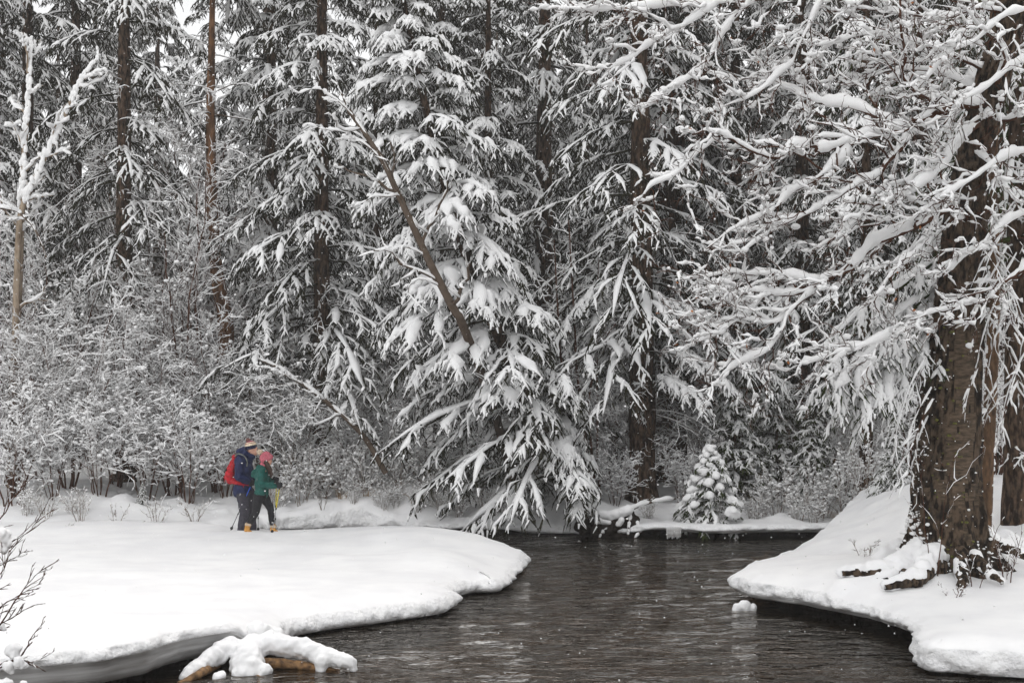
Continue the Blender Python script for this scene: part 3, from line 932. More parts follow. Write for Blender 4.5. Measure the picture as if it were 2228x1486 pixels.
broad = spruce_meshes('broad_spruce', straight(0, 0, 19, 0.0), lambda t: 2.7 * (1 - t) ** 0.8 + 0.3, 3.4, 18.8, 90, 102, droop=0.45, el0=0.0, el1=0.35, r0=0.22, snow=0.72, dead=26, deadz=(0.8, 6), deadlen=1.7, spray_w=0.66)
T_broad = place('tall_spruce', 'broad spruce with drooping layered boughs standing left of the leaning spruce', 'tree', broad, at(700, 39.5), rz=0.4)
bigtrunk = spruce_meshes('big_trunk_spruce', straight(0, 0, 21, -0.06), lambda t: 3.2 * (1 - t) ** 0.8 + 0.3, 3.9, 20.8, 74, 103, droop=0.48, el0=-0.05, el1=0.3, r0=0.30, snow=0.74, dead=30, deadz=(1, 8), deadlen=1.9, az_bias=(3.5, 0.15), spray_w=0.66,
    extra=[([(0.1, -0.2, 5.0), (0.9, -0.7, 4.7), (1.6, -1.0, 4.3), (2.2, -1.2, 3.6)], 0.75, 1.2), ([(0.1, -0.2, 3.6), (0.8, -0.8, 3.5), (1.5, -1.2, 3.2), (2.1, -1.4, 2.6)], 0.75, 1.2),
           ([(0.1, -0.2, 3.0), (0.5, -0.8, 3.0), (0.9, -1.4, 2.7), (1.4, -1.8, 2.2)], 0.6, 1.1), ([(-0.1, -0.2, 5.3), (-0.9, -0.9, 5.2), (-1.6, -1.2, 4.7), (-2.0, -1.4, 4.0)], 0.7, 1.0)])
T_big = place('tall_spruce', 'spruce with a thick bare brown trunk standing behind the small round spruce', 'tree', bigtrunk, at(1398, 37.6))
slim = spruce_meshes('slim_spruce', straight(0, 0, 18, 0.0), lambda t: 1.55 * (1 - t) ** 0.7 + 0.25, 2.6, 17.8, 75, 104, droop=0.45, el0=0.0, el1=0.35, r0=0.13, snow=0.62, dead=24, deadz=(0.6, 5), deadlen=1.2, spray_w=0.68)
T_slim = place('slim_spruce', 'slim dark spruce just right of the leaning spruce crown', 'tree', slim, at(1062, 42), rz=1.0)
sparse = spruce_meshes('sparse_spruce', straight(0, 0, 22, 0.0), lambda t: 2.4 * (1 - t) ** 0.6 + 0.3, 3.8, 21.8, 62, 105, droop=0.6, el0=-0.05, el1=0.2, r0=0.23, snow=0.45, dead=46, deadz=(1, 11), deadlen=2.0, spray_w=0.7)
T_sparse = place('tall_spruce', 'sparse spruce with a straight bare trunk rising from the left thicket', 'tree', sparse, at(270, 41.0), rz=2.2)

# --- reddish pine with bare snowy branches
base = np.array(at(478, 40.5))
pth = rel(PXS([(478, 1085, 40.5), (480, 900, 40.5), (492, 720, 40.5), (468, 560, 40.6), (458, 300, 40.7), (462, 0, 40.8), (466, -400, 40.8)]), base); pth[0][2] = -0.2
pine = spruce_meshes('red_pine', pth, lambda t: 1.7 * (1 - t) ** 0.6 + 0.3, 13.5, pth[-1][2] - 0.2, 26, 106, r0=0.24, snow=0.8, bark='bark_red', dead=46, deadz=(3.0, 16), deadlen=2.2)
T_pine = place('red_barked_pine', 'reddish barked pine with bare snowy branches above the hikers', 'tree', pine, base)

# --- fill: copies of the conifers through the depth of the forest
prot = {'b': T_broad, 's': T_slim, 'p': T_sparse, 'g': T_big, 'r': T_pine}
rng = R8(7)
named = [
    ('g', 1182, 47, 1.05, 2.0, 'dark spruce trunk standing behind the slim spruce'),
    ('b', 1600, 42.5, 1.0, 1.3, 'snowy spruce crown behind the outer twigs of the old tree'),
    ('s', 1480, 41.0, 1.1, 4.0, 'slim spruce close beside the thick brown trunk'),
    ('b', 1745, 40.0, 0.95, 3.1, 'spruce with a dark trunk behind the boughs of the old tree'),
    ('s', 1885, 36.0, 0.95, 2.4, 'spruce trunk left of the old tree beyond the snow mound'),
    ('p', 60, 45, 1.0, 0.3, 'hazy spruce behind the two snow plastered snags'),
    ('p', 165, 47, 1.0, 1.7, 'hazy spruce between the snags and the bare trunk'),
    ('b', -60, 43, 0.9, 2.9, 'hazy spruce at the outer edge of the left thicket'),
    ('b', 590, 46, 1.05, 5.0, 'spruce between the reddish pine and the broad spruce'),
    ('s', 820, 44, 1.0, 2.5, 'slim spruce hidden behind the leaning spruce crown'),
    ('b', 960, 49, 1.05, 0.9, 'spruce far behind the leaning spruce crown'),
    ('g', 1455, 40.3, 0.95, 1.1, 'dark spruce trunk close behind the thick brown trunk'),
    ('b', 2000, 38, 0.95, 0.2, 'spruce behind the old tree trunk'),
    ('p', 2190, 35, 0.95, 4.4, 'spruce at the right behind the old tree and thin trunk'),
]
for kd, px, D, sc, rz, lb in named:
    copy_tree(prot[kd], at(px, D), rz, sc, lb)
for i in range(52):
    D = 48 + 44 * (i / 52.0) ** 0.9 + rng.uniform(-1.5, 1.5)
    px = -250 + 2750 * ((i * 0.6180339) % 1.0) + rng.uniform(-40, 40)
    if 290 < px < 450 and rng.uniform() < 0.75: continue
    kd = rng.choice(['b', 's', 'p', 'b', 's'])
    sc = rng.uniform(0.95, 1.25) * (1.0 + 0.12 * (D > 70))
    copy_tree(prot[kd], at(px, D), rng.uniform(0, 6.28), sc, {'b': 'broad snowy spruce deep in the hazy forest', 's': 'slim snowy spruce deep in the hazy forest', 'p': 'sparse high crowned spruce deep in the hazy forest'}[kd], {'b': 'broad spruces deep in the forest', 's': 'slim spruces deep in the forest', 'p': 'sparse spruces deep in the forest'}[kd])

# --- small and young spruces
def small_spruce(name, h, r, seed, nb, snow, lum, needle='needle_green', k=8):
    rng = R8(seed)
    parts = spruce_meshes(name, np.array([[0, 0, z] for z in np.linspace(-0.15, h, 5)]), lambda t: r * (1 - t) ** 0.85 + 0.05, 0.12, h * 0.97, nb, seed, droop=0.55, el0=0.15, el1=0.6, r0=0.03, snow=snow, needle=needle, spray_w=0.6, m=7, sub=1, k=8, rtop=0.01, flen=0.8, fr=0.014, nfan=2)
    if lum:
        vm = []
        for q in range(5):
            gb = Geo()
            r3 = R8(seed + q)
            me = blobmesh('snow_pillow', [((0, 0, 0), .10, (.05, .02, -.02), .085), ((-.05, .03, -.01), .075, (.0, -.05, -.02), .07), ((.07 * r3.uniform(-1, 1), .06 * r3.uniform(-1, 1), .03), .07, (0, 0, 0), .09)], M['snow_tree'], 0.03, 3, 0.02, 10, q)
            vm.append(me)
        parts.append(('pillows', (vm, [(1 - (1 - (i + 0.5) / lum) ** 0.72, i * 2.39996 + rng.uniform(-0.3, 0.3), rng.uniform(0.85, 1.35), rng.uniform(0.86, 1.05)) for i in range(lum)], h, r)))
    return parts


def place_small(name, label, cat, parts, loc):
    t = place(name, label, cat, [p for p in parts if p[0] != 'pillows'], loc)
    for nm, dat in parts:
        if nm == 'pillows':
            vm, L_, h, r = dat
            for i, (tt, a, sc, rf) in enumerate(L_):
                o = obj('snow_pillow', vm[i % 5], t)
                rr = r * (tt * 0.95 + 0.02) ** 0.9 * rf
                o.location = (rr * math.cos(a), rr * math.sin(a), h * (1.0 - 0.86 * tt) - 0.05 * tt)
                o.rotation_euler = (0, 0.25, a)
                k_ = sc * (0.75 + 0.45 * tt)
                o.scale = (k_ * 1.1, k_, k_ * 0.8)
    return t


sm = small_spruce('small_spruce', 1.75, 0.78, 201, 60, 0.7, 46)
T_small = place_small('small_spruce', 'small round spruce covered in thick snow pillows on the far bank', 'tree', sm, at(1545, 35.0))
yg = small_spruce('young_spruce', 3.4, 1.15, 202, 85, 0.6, 0)
T_young = place('young_spruce', 'young green spruce right behind the small pillow covered spruce', 'tree', yg, at(1600, 37.5))
for px, D, sc, rz, lb in ((1690, 38.5, 1.05, 2.0, 'young spruce bowed with snow left of the spruce with dark trunk'), (1770, 37.2, 0.75, 4.0, 'low young spruce beside the dark spruce trunk'),
                          (1945, 31.5, 0.42, 1.0, 'tiny snowy spruce on the mound left of the old tree'), (310, 35.2, 0.16, 0.0, 'seedling spruce at the foot of the left thicket'),
                          (1290, 41, 1.0, 3.0, 'young spruce behind the thin upright saplings'), (1020, 40, 0.9, 5.0, 'young spruce under the leaning spruce')):
    copy_tree(T_young, at(px, D), rz, sc, lb)

# ------------------------------------------------------------------ bare shrubs and saplings
def bare_parts(name, stems, rs, spec, seed, wood='twig', snow=(0.012, 0.022), gap=0.3, clump=0, cover=0.9, k0=5, clump_r=(0.02, 0.055), wig=0.3):
    """stems (M,n,3); spec: list of (count, length ratio, angle, points, up, flat)"""
    rng = R8(seed)
    gw, gs = Geo(), Geo()
    P, R_ = stems, rs
    tubes(gw, P, R_, k0); twig_snow(gs, P, R_, rng, snow[0], snow[1], gap)
    for li, (c, lr, an, n, up, fl) in enumerate(spec):
        P, R_ = twig_level(P, R_, c, lr, an, n, rng, up=up, flat_=fl, wig=wig, rmin=0.0055 if li < 2 else 0.0042, tmin=0.25 if li == 0 else 0.15)
        tubes(gw, P, R_, 3)
        twig_snow(gs, P, R_, rng, snow[0], snow[1], gap, cover=cover)
    if clump:
        q = P[rng.integers(0, len(P), clump), rng.integers(0, P.shape[1], clump)]
        blobs(gs, q + UP * 0.012, rng.uniform(clump_r[0], clump_r[1], clump), rng)
    return [('stem', gw.mesh(name + '_wood', M[wood])), ('snow_cover', gs.mesh(name + '_snow', M['snow_tree']))]


def stems_of(n, h, spread, seed, pts=9, curve=0.3, r=0.018, base_r=0.15):
    rng = R8(seed)
    a = np.arange(n) * 2.4 + rng.uniform(-0.5, 0.5, n)
    s = np.linspace(0, 1, pts)
    hh = h * rng.uniform(0.6, 1.05, n)
    out = np.stack([np.cos(a), np.sin(a), np.zeros(n)], -1)
    P = out[:, None] * (base_r * rng.uniform(0.2, 1, n)[:, None] + (spread * rng.uniform(0.4, 1.1, n) * hh)[:, None] * (s * 0.5 + curve * s ** 2))[..., None]
    P[..., 2] = hh[:, None] * (s - 0.16 * spread * s ** 2) - 0.1
    P = P + np.cumsum(rng.normal(0, 0.02 * h / 3, P.shape), 1) * (s > 0)[None, :, None]
    return P, np.outer(r * rng.uniform(0.7, 1.3, n), 1 - 0.7 * s)


sA = stems_of(8, 4.6, 0.45, 301, r=0.024)
shA = bare_parts('tall_shrub', *sA, [(11, 0.42, 0.8, 6, 0.05, 0.3), (6, 0.45, 0.75, 5, 0.0, 0.3), (3, 0.5, 0.7, 4, -0.05, 0.2)], 302, snow=(0.012, 0.022), gap=0.4, cover=0.8, clump=160, clump_r=(0.02, 0.05))
sB = stems_of(7, 2.6, 0.6, 303, r=0.016)
shB = bare_parts('snowy_shrub', *sB, [(10, 0.45, 0.8, 6, 0.05, 0.3), (6, 0.5, 0.8, 5, 0.0, 0.3), (3, 0.5, 0.8, 4, -0.05, 0.3)], 304, snow=(0.015, 0.028), gap=0.38, cover=0.8, clump=130, clump_r=(0.025, 0.06))
sC = stems_of(12, 1.5, 0.5, 305, r=0.008)
shC = bare_parts('low_brush', *sC, [(8, 0.4, 0.6, 5, 0.1, 0.2), (4, 0.45, 0.7, 4, 0.0, 0.2)], 306, wood='twig_pale', snow=(0.010, 0.018), clump=110, clump_r=(0.02, 0.05), cover=0.65)
sD = stems_of(9, 3.4, 0.75, 307, r=0.013, curve=0.7)
shD = bare_parts('arching_shrub', *sD, [(9, 0.5, 0.6, 7, -0.25, 0.3), (6, 0.45, 0.6, 5, -0.2, 0.3), (2, 0.5, 0.6, 4, -0.1, 0.2)], 308, wood='deadwood', snow=(0.009, 0.016), gap=0.35, clump=60)
sE = stems_of(3, 9.5, 0.12, 309, r=0.045, pts=14)
shE = bare_parts('bare_tree', *sE, [(16, 0.28, 0.65, 9, 0.12, 0.3), (9, 0.42, 0.6, 6, 0.05, 0.2), (3, 0.45, 0.6, 4, 0.05, 0.2)], 310, wood='twig', snow=(0.010, 0.018), gap=0.35, clump=120, cover=0.75, k0=6)

TA = place('tall_shrub', 'tall snow crusted shrub at the outer edge of the left thicket', 'shrub', shA, at(40, 36.0), rz=0.2)
for px, D, sc, rz, lb in ((150, 36.6, 0.95, 2.0, 'tall snow crusted shrub near the foot of the plastered snags'), (255, 38.2, 1.05, 3.6, 'tall snow crusted shrub at the foot of the bare straight trunk'),
                          (375, 37.6, 0.95, 5.1, 'tall snow crusted shrub left of the reddish pine'), (95, 39.5, 1.35, 4.4, 'tallest snow crusted shrub inside the left thicket'),
                          (470, 38.8, 0.9, 0.9, 'tall snow crusted shrub at the foot of the reddish pine'), (330, 40.5, 1.3, 1.4, 'tall shrub deep in the thicket between trunk and pine'),
                          (620, 41.5, 1.15, 2.9, 'tall snow crusted shrub deep behind the hikers'), (2215, 33.5, 0.9, 1.0, 'tall snowy shrub behind the dark trunk at the right'),
                          (2168, 29.5, 0.55, 2.2, 'tall snowy shrub between the thin trunk and the dark furrowed spruce'), (1985, 36.5, 0.8, 2.2, 'tall snowy shrub behind the mound by the old tree'), (-60, 37, 1.1, 3.0, 'tall snow crusted shrub beyond the left thicket edge'), (1340, 43, 1.2, 4.0, 'tall shrub deep behind the saplings'), (1800, 44, 1.2, 0.5, 'tall shrub deep behind the boughs of the old tree')):
    copy_tree(TA, at(px, D), rz, sc, lb)
TB = place('snowy_shrub', 'dense snow clotted shrub at the left end of the far bank', 'shrub', shB, at(25, 34.7), rz=0.1)
for px, D, sc, rz, lb in ((115, 35.3, 0.85, 1.2, 'dense snow clotted shrub below the plastered snags'), (215, 35.6, 1.0, 2.6, 'dense snow clotted shrub left of the seedling spruce'), (320, 36.3, 1.15, 4.0, 'dense snow clotted shrub behind the seedling spruce'),
                          (410, 36.2, 0.95, 5.2, 'dense snow clotted shrub left of the hiker with the red pack'), (490, 36.9, 0.8, 0.7, 'dense snow clotted shrub right behind the hiker with the red pack'),
                          (1240, 37.6, 0.7, 1.9, 'snow clotted shrub at the foot of the thin saplings'), (1340, 36.6, 0.62, 3.3, 'snow clotted shrub over the bent root of the leaning spruce'),
                          (1480, 37.2, 0.6, 4.4, 'snow clotted shrub between thick trunk and small spruce'), (2060, 32.5, 0.8, 2.0, 'snow clotted shrub behind the old tree trunk')):
    copy_tree(TB, at(px, D), rz, sc, lb)
TC = place('low_brush', 'low brown brush poking from the snow just right of the hikers', 'brush', shC, at(655, 36.9))
for i, (px, D, sc, rz, lb) in enumerate(((700, 37.4, 1.0, 1.0, 'low brown brush left of the brushy mound'), (745, 37.3, 0.9, 2.0, 'low brush on the left slope of the brushy mound'), (800, 37.0, 0.8, 3.0, 'low brush on top of the brushy mound'), (870, 37.0, 0.75, 4.0, 'low brush on the right slope of the brushy mound'), (940, 36.8, 0.7, 5.0, 'low brush under the left boughs of the leaning spruce'),
                                        (835, 36.4, 0.55, 0.4, 'low brush at the foot of the brushy mound'), (910, 36.2, 0.5, 1.4, 'low brush at the water edge by the brushy mound'), (1000, 35.9, 0.5, 2.4, 'low brush at the water edge under the leaning spruce'), (1110, 35.7, 0.5, 3.4, 'low brush half under the hanging boughs of the leaning spruce'), (1170, 35.5, 0.55, 2.0, 'low brush under the lowest boughs beside the bent root'),
                                        (1640, 35.4, 0.6, 4.4, 'low brush on the bank right of the small pillow spruce'), (1690, 36.0, 0.9, 5.4, 'low brush in front of the bowed young spruce'), (1740, 35.3, 0.65, 0.9, 'low brush at the water edge below the young spruces'), (1790, 36.0, 1.0, 1.9, 'tall thin brush below the boughs of the old tree'), (1840, 35.5, 0.9, 2.9, 'thin brush where the far bank meets the mound'), (1880, 34.6, 0.9, 3.9, 'thin brush behind the snow mound'),
                                        (1410, 35.6, 0.45, 4.9, 'low brush below the thick brown trunk'), (1500, 35.3, 0.5, 5.9, 'low brush left of the small pillow spruce'), (1570, 34.8, 0.42, 0.2, 'low brush in front of the small pillow spruce'),
                                        (160, 34.2, 0.45, 1.2, 'low brush sticking from the left bank snow'), (60, 34.0, 0.6, 2.2, 'low brush at the far left bank'), (600, 36.8, 0.9, 3.2, 'low brush right beside the hikers'), (770, 36.5, 0.5, 0.6, 'low brush at the left foot of the brushy mound'), (860, 36.6, 0.5, 1.6, 'low brush in the middle of the brushy mound'), (960, 36.3, 0.5, 2.6, 'low brush between the mound and the leaning spruce'), (1050, 36.2, 0.55, 3.6, 'low brush beneath the middle boughs of the leaning spruce'), (1660, 35.8, 0.6, 4.6, 'low brush under the young green spruce'), (1770, 35.2, 0.55, 5.6, 'low brush on the dark edged far bank lip'))):
    copy_tree(TC, at(px, D), rz, sc, lb)
TD = place('arching_shrub', 'thin grey shrub with arching twigs right of the hikers', 'shrub', shD, at(640, 38.4))
for px, D, sc, rz, lb in ((720, 39.2, 1.1, 1.0, 'grey arching shrub by the fallen snag'), (790, 38.6, 1.0, 2.2, 'grey arching shrub behind the brushy mound'), (870, 39.6, 1.15, 3.1, 'grey arching shrub in the shade of the leaning spruce'), (940, 38.5, 0.9, 4.5, 'grey arching shrub under the leaning spruce'), (560, 39.4, 1.2, 5.5, 'grey arching shrub above the hikers'),
                          (1150, 39, 1.1, 0.5, 'grey arching shrub behind the leaning spruce stem'), (1260, 39.6, 1.1, 1.5, 'grey arching shrub among the thin saplings'), (1350, 39.3, 0.9, 2.5, 'grey arching shrub left of the thick brown trunk'), (1560, 39.5, 1.0, 3.5, 'grey arching shrub behind the young spruce'), (1840, 38.5, 1.1, 4.5, 'grey arching shrub beyond the snow mound'), (2150, 31.0, 0.8, 5.5, 'grey arching shrub between thin trunk and dark trunk')):
    copy_tree(TD, at(px, D), rz, sc, lb)
TE = place('bare_tree', 'fine twigged bare tree left of the reddish pine', 'tree', shE, at(385, 38.6), rz=0.5)
for px, D, sc, rz, lb in ((430, 42.5, 1.15, 2.0, 'fine twigged bare tree behind the reddish pine'), (300, 43.5, 1.1, 3.7, 'fine twigged bare tree beside the straight bare trunk'), (20, 38.5, 0.85, 5.0, 'fine twigged bare tree at the left edge by the snags'), (1520, 45, 1.0, 1.0, 'fine twigged bare tree deep behind the thick brown trunk')):
    copy_tree(TE, at(px, D), rz, sc, lb)
rng = R8(17)
for i in range(34):
    px = -150 + 2500 * ((i * 0.6180339 + 0.2) % 1.0); D = rng.uniform(43, 62)
    copy_tree([TA, TB, TD][i % 3], at(px, D), rng.uniform(0, 6.28), rng.uniform(0.9, 1.4), ['tall snow crusted shrub deep in the hazy forest', 'snow clotted shrub deep in the hazy forest', 'arching grey shrub deep in the hazy forest'][i % 3], ['tall shrubs deep in the forest', 'clotted shrubs deep in the forest', 'arching shrubs deep in the forest'][i % 3])

# --- traced bare stems: saplings, snags
def traced(name, label, cat, lines, radii, spec, seed, wood, snow, npts=22, gap=0.2, clump=0, cover=0.9, k0=7, group=None, wig=0.3, plaster=0):
    base = lines[0][0]
    base = np.asarray(PX(*base))
    P = np.array([catmull(rel(PXS(l), base), npts) for l in lines])
    rng_ = R8(seed + 5)
    P = P + np.cumsum(rng_.normal(0, 0.006, P.shape), 1)
    s = np.linspace(0, 1, npts)
    Rr = np.array([r[0] + (r[1] - r[0]) * s for r in radii])
    t_ = place(name, label, cat, bare_parts(name, P, Rr, spec, seed, wood=wood, snow=snow, gap=gap, clump=clump, cover=cover, k0=k0, wig=wig), base, group)
    if plaster:
        gp = Geo()
        u_ = rng_.uniform(0.3, 1, plaster) ** 0.8
        c_, _ = interp(P[:1], u_[None]); c_ = c_[0]; r_ = interp1(Rr[:1], u_[None])[0]
        blobs(gp, c_ + np.stack([rng_.uniform(-0.8, 0.9, plaster) * r_, -0.75 * r_, 0 * r_], -1), r_ * rng_.uniform(0.45, 1.0, plaster), rng_, squash=1.9)
        tag(obj('plastered_snow', gp.mesh(name + '_plaster', M['snow_tree']), t_), kind='stuff')
    return t_


sap_spec = [(9, 0.22, 0.75, 8, 0.10, 0.2), (5, 0.4, 0.7, 5, 0.0, 0.2), (2, 0.4, 0.7, 4, 0.0, 0.2)]
for i, (l, r, lb) in enumerate((
    ([(1290, 1120, 36.6), (1265, 1000, 36.6), (1232, 880, 36.6), (1218, 760, 36.6), (1212, 640, 36.6), (1205, 520, 36.7)], (0.045, 0.012), 'thin upright sapling nearest to the leaning spruce stem'),
    ([(1283, 1110, 36.9), (1278, 1000, 36.9), (1262, 900, 36.9), (1252, 780, 36.9), (1245, 640, 36.9), (1236, 480, 37)], (0.05, 0.014), 'thin upright sapling with straight brown stem in the middle of its group'),
    ([(1300, 1110, 37.2), (1284, 960, 37.2), (1280, 870, 37.1), (1300, 770, 37.0), (1325, 725, 36.9), (1345, 700, 36.8)], (0.045, 0.010), 'thin sapling that forks away towards the thick brown trunk'),
    ([(1262, 1110, 36.4), (1235, 1010, 36.4), (1215, 930, 36.4), (1195, 830, 36.4), (1172, 760, 36.4), (1150, 700, 36.4)], (0.04, 0.008), 'thin white crusted sapling leaning towards the spruce'),
    ([(1306, 1090, 37.6), (1300, 960, 37.6), (1300, 800, 37.6), (1298, 660, 37.6), (1302, 560, 37.6)], (0.035, 0.009), 'thin straight sapling closest to the thick brown trunk'))):
    traced('sapling', lb, 'tree', [l], [r], sap_spec, 400 + i, 'twig', (0.012, 0.024))

traced('leaning_dead_tree', 'bare leaning dead tree with snow along its upper side before the leaning spruce', 'tree',
       [[(1130, 1090, 36.6), (1070, 880, 35.4), (1006, 706, 32.9), (990, 680, 32.6), (962, 630, 32.5), (925, 555, 32.5), (892, 480, 32.5), (862, 415, 32.5), (832, 350, 32.5), (792, 290, 32.5), (757, 240, 32.5)],
        [(832, 350, 32.5), (800, 318, 32.4), (770, 300, 32.4), (735, 285, 32.3), (700, 282, 32.3), (660, 270, 32.2)],
        [(792, 290, 32.5), (770, 255, 32.5), (745, 225, 32.4), (715, 205, 32.4), (690, 195, 32.3), (650, 205, 32.3)],
        [(757, 240, 32.5), (740, 205, 32.6), (728, 175, 32.6), (720, 150, 32.7), (712, 130, 32.7)],
        [(868, 425, 32.5), (845, 428, 32.3), (815, 425, 32.2), (790, 440, 32.1), (760, 450, 32.1)],
        [(925, 555, 32.5), (890, 540, 32.3), (870, 545, 32.2), (850, 560, 32.2)],
        [(960, 625, 32.5), (930, 610, 32.3), (905, 612, 32.2), (890, 640, 32.2), (935, 690, 32.1)]],
       [(0.11, 0.045), (0.022, 0.006), (0.02, 0.006), (0.018, 0.005), (0.022, 0.006), (0.018, 0.006), (0.018, 0.006)], [(7, 0.16, 0.7, 7, 0.05, 0.2), (4, 0.4, 0.7, 5, 0.0, 0.2)], 420, 'deadwood', (0.026, 0.05), gap=0.12)
traced('fallen_snag', 'broken snowy snag slanting through the thicket above the hikers', 'dead tree',
       [[(840, 1030, 36.4), (800, 965, 36.4), (760, 918, 36.4), (705, 870, 36.4), (650, 830, 36.4), (605, 798, 36.4), (570, 782, 36.4)],
        [(605, 798, 36.4), (590, 815, 36.3), (580, 825, 36.3), (556, 828, 36.2)], [(660, 838, 36.4), (625, 822, 36.3), (590, 805, 36.3), (545, 800, 36.2)], [(700, 868, 36.4), (680, 900, 36.2), (660, 925, 36.2), (640, 940, 36.1)]],
       [(0.07, 0.035), (0.018, 0.008), (0.02, 0.007), (0.02, 0.006)], [(8, 0.2, 0.8, 6, 0.0, 0.2), (3, 0.4, 0.8, 4, 0.0, 0.2)], 430, 'deadwood', (0.022, 0.045), gap=0.15)
traced('plastered_snag', 'upright pale snag plastered with snow at the left of the forest', 'dead tree',
       [[(20, 1080, 37.5), (26, 860, 37.5), (38, 640, 37.5), (44, 440, 37.5), (46, 350, 37.5), (56, 240, 37.5), (62, 130, 37.5), (64, 80, 37.5)],
        [(60, 160, 37.5), (55, 110, 37.4), (45, 85, 37.4), (30, 72, 37.4)]],
       [(0.11, 0.035), (0.03, 0.012)], [(9, 0.10, 0.9, 7, 0.05, 0.2), (4, 0.4, 0.8, 5, 0.0, 0.2)], 440, 'pale_wood', (0.05, 0.08), gap=0.2, plaster=150)
traced('plastered_snag', 'slanting pale snag plastered with snow leaning away from the upright one', 'dead tree',
       [[(28, 1080, 37.3), (34, 800, 37.3), (42, 520, 37.3), (55, 440, 37.3), (88, 370, 37.3), (128, 290, 37.3), (160, 215, 37.3), (185, 165, 37.3), (216, 126, 37.3)]],
       [(0.10, 0.03)], [(9, 0.09, 0.9, 7, 0.05, 0.2), (4, 0.4, 0.8, 5, 0.0, 0.2)], 450, 'pale_wood', (0.04, 0.075), gap=0.12, plaster=170)
traced('bent_branch', 'bare snowy branch hanging among the left thicket', 'branch',
       [[(100, 560, 36.6), (88, 520, 36.6), (70, 490, 36.6), (50, 470, 36.6), (20, 455, 36.7), (-40, 450, 36.8)]], [(0.02, 0.04)], [(6, 0.3, 0.8, 6, 0, 0.2), (4, 0.4, 0.8, 4, 0, 0.2)], 455, 'deadwood', (0.03, 0.05), gap=0.1)
# ------------------------------------------------------------------ the big old tree on the right bank
OB = np.array([*XD(2062, 23.6), 0.0]); OB[2] = gz(OB[0], OB[1]) - 0.15


def old_trunk():
    rng = R8(500)
    cl = rel(PXS([(2075, 1290, 23.6), (2066, 1240, 23.6), (2058, 1130, 23.6), (2062, 1000, 23.6), (2066, 900, 23.6), (2075, 760, 23.6), (2092, 600, 23.6), (2108, 420, 23.6), (2140, 250, 23.7), (2190, 60, 23.8), (2230, -150, 23.9)]), OB)
    C = catmull(cl, 150)
    k = 72
    hgt = C[:, 2] - 0.15
    r = np.interp(hgt, [0, 1.2, 2.6, 3.8, 5.0, 6.5, 12], [0.45, 0.43, 0.42, 0.34, 0.27, 0.21, 0.14])
    a = np.arange(k) / k * 2 * np.pi
    ph = [0.4, 1.5, 2.5, 3.35, 4.2, 5.0, 5.8]
    amp = [0.55, 0.35, 0.5, 0.95, 0.6, 0.55, 0.75]
    lob = np.zeros((len(C), k))
    for p, am in zip(ph, amp):
        dd = np.abs((a - p + np.pi) % (2 * np.pi) - np.pi)
        lob += am * np.exp(-(dd / 0.24) ** 2)[None, :] * np.exp(-np.clip(hgt, -0.2, 9) / 0.42)[:, None]
    rad = r[:, None] * (1 + 0.30 * np.exp(-np.clip(hgt, 0, 9) / 0.7)[:, None] + 0.9 * lob)
    X = np.cos(a)[None, :]; Y = np.sin(a)[None, :]
    # deep furrows on the flanks, a smoother worn face toward the river
    face = np.exp(-(((a[None, :] - 4.85 + np.pi) % (2 * np.pi) - np.pi) / 0.62) ** 2) * np.exp(-((hgt[:, None] - 2.1) / 1.5) ** 4)
    fur = fbm(X * 7 + 0 * hgt[:, None], Y * 7 + 0 * hgt[:, None], hgt[:, None] * 1.6 + 0 * X, 77, 3)
    fur2 = np.abs(fbm(X * 11 + 0 * hgt[:, None], Y * 11 + 0 * hgt[:, None], hgt[:, None] * 2.2 + 0 * X, 78, 2))
    rad = rad + (0.05 * fur - 0.06 * (fur2 < 0.14)) * (1 - 0.9 * face) + 0.035 * (1 - face)
    V = np.stack([C[:, 0:1] + rad * X, C[:, 1:2] + rad * Y, C[:, 2:3] + 0 * rad], -1)
    msk = face + 0.6 * fbm(X * 5 + 0 * hgt[:, None], Y * 5 + 0 * hgt[:, None], hgt[:, None] * 3 + 0 * X, 79, 3)
    g = Geo(); g.add(V, ring_faces(1, len(C), k), (msk[:-1] > 0.5).astype(int).ravel())
    return g, V, hgt, k


tk, TV, hgt, k = old_trunk()
old = thing('old_tree', 'massive old tree with a furrowed brown trunk and snow heaped limbs on the right bank', 'tree', OB)
obj('trunk', tk.mesh('old_tree_trunk', [M['bark_alder'], M['bark_face']]), old)
# roots with snow over them
rng = R8(510)
gr, gsn = Geo(), Geo()
roots = [[(2010, 1200, 23.4), (1960, 1232, 23.0), (1915, 1244, 22.8), (1880, 1242, 22.9), (1840, 1246, 22.9)], [(2025, 1215, 23.4), (1990, 1238, 23.0), (1960, 1250, 22.7), (1935, 1262, 22.5), (1915, 1262, 22.5)],
         [(2040, 1215, 23.1), (2010, 1262, 22.3), (1985, 1272, 22.1), (1940, 1284, 22.0)], [(2085, 1200, 23.0), (2090, 1262, 22.3), (2080, 1280, 22.0)], [(2110, 1190, 23.1), (2140, 1240, 22.5), (2165, 1268, 22.2)],
         [(2120, 1160, 23.4), (2160, 1185, 23.3), (2210, 1200, 23.2), (2270, 1225, 23.0)]]
RP = np.array([catmull(rel(PXS(l), OB), 18) for l in roots])
GR = np.array([[gz(p[0] + OB[0], p[1] + OB[1]) - OB[2] for p in l] for l in RP])
s = np.linspace(0, 1, 18)
RP[..., 2] = np.maximum(RP[..., 2], GR - 0.03 - 0.14 * s ** 2)
RP = RP + np.cumsum(rng.normal(0, 0.012, RP.shape), 1) * np.array([1, 1, 0.4])
RR = np.array([0.15, 0.13, 0.15, 0.12, 0.10, 0.12])[:, None] * (1 - 0.75 * s)
tubes(gr, RP, RR, 10, rough=0.2, seed=5)
rcaps = []
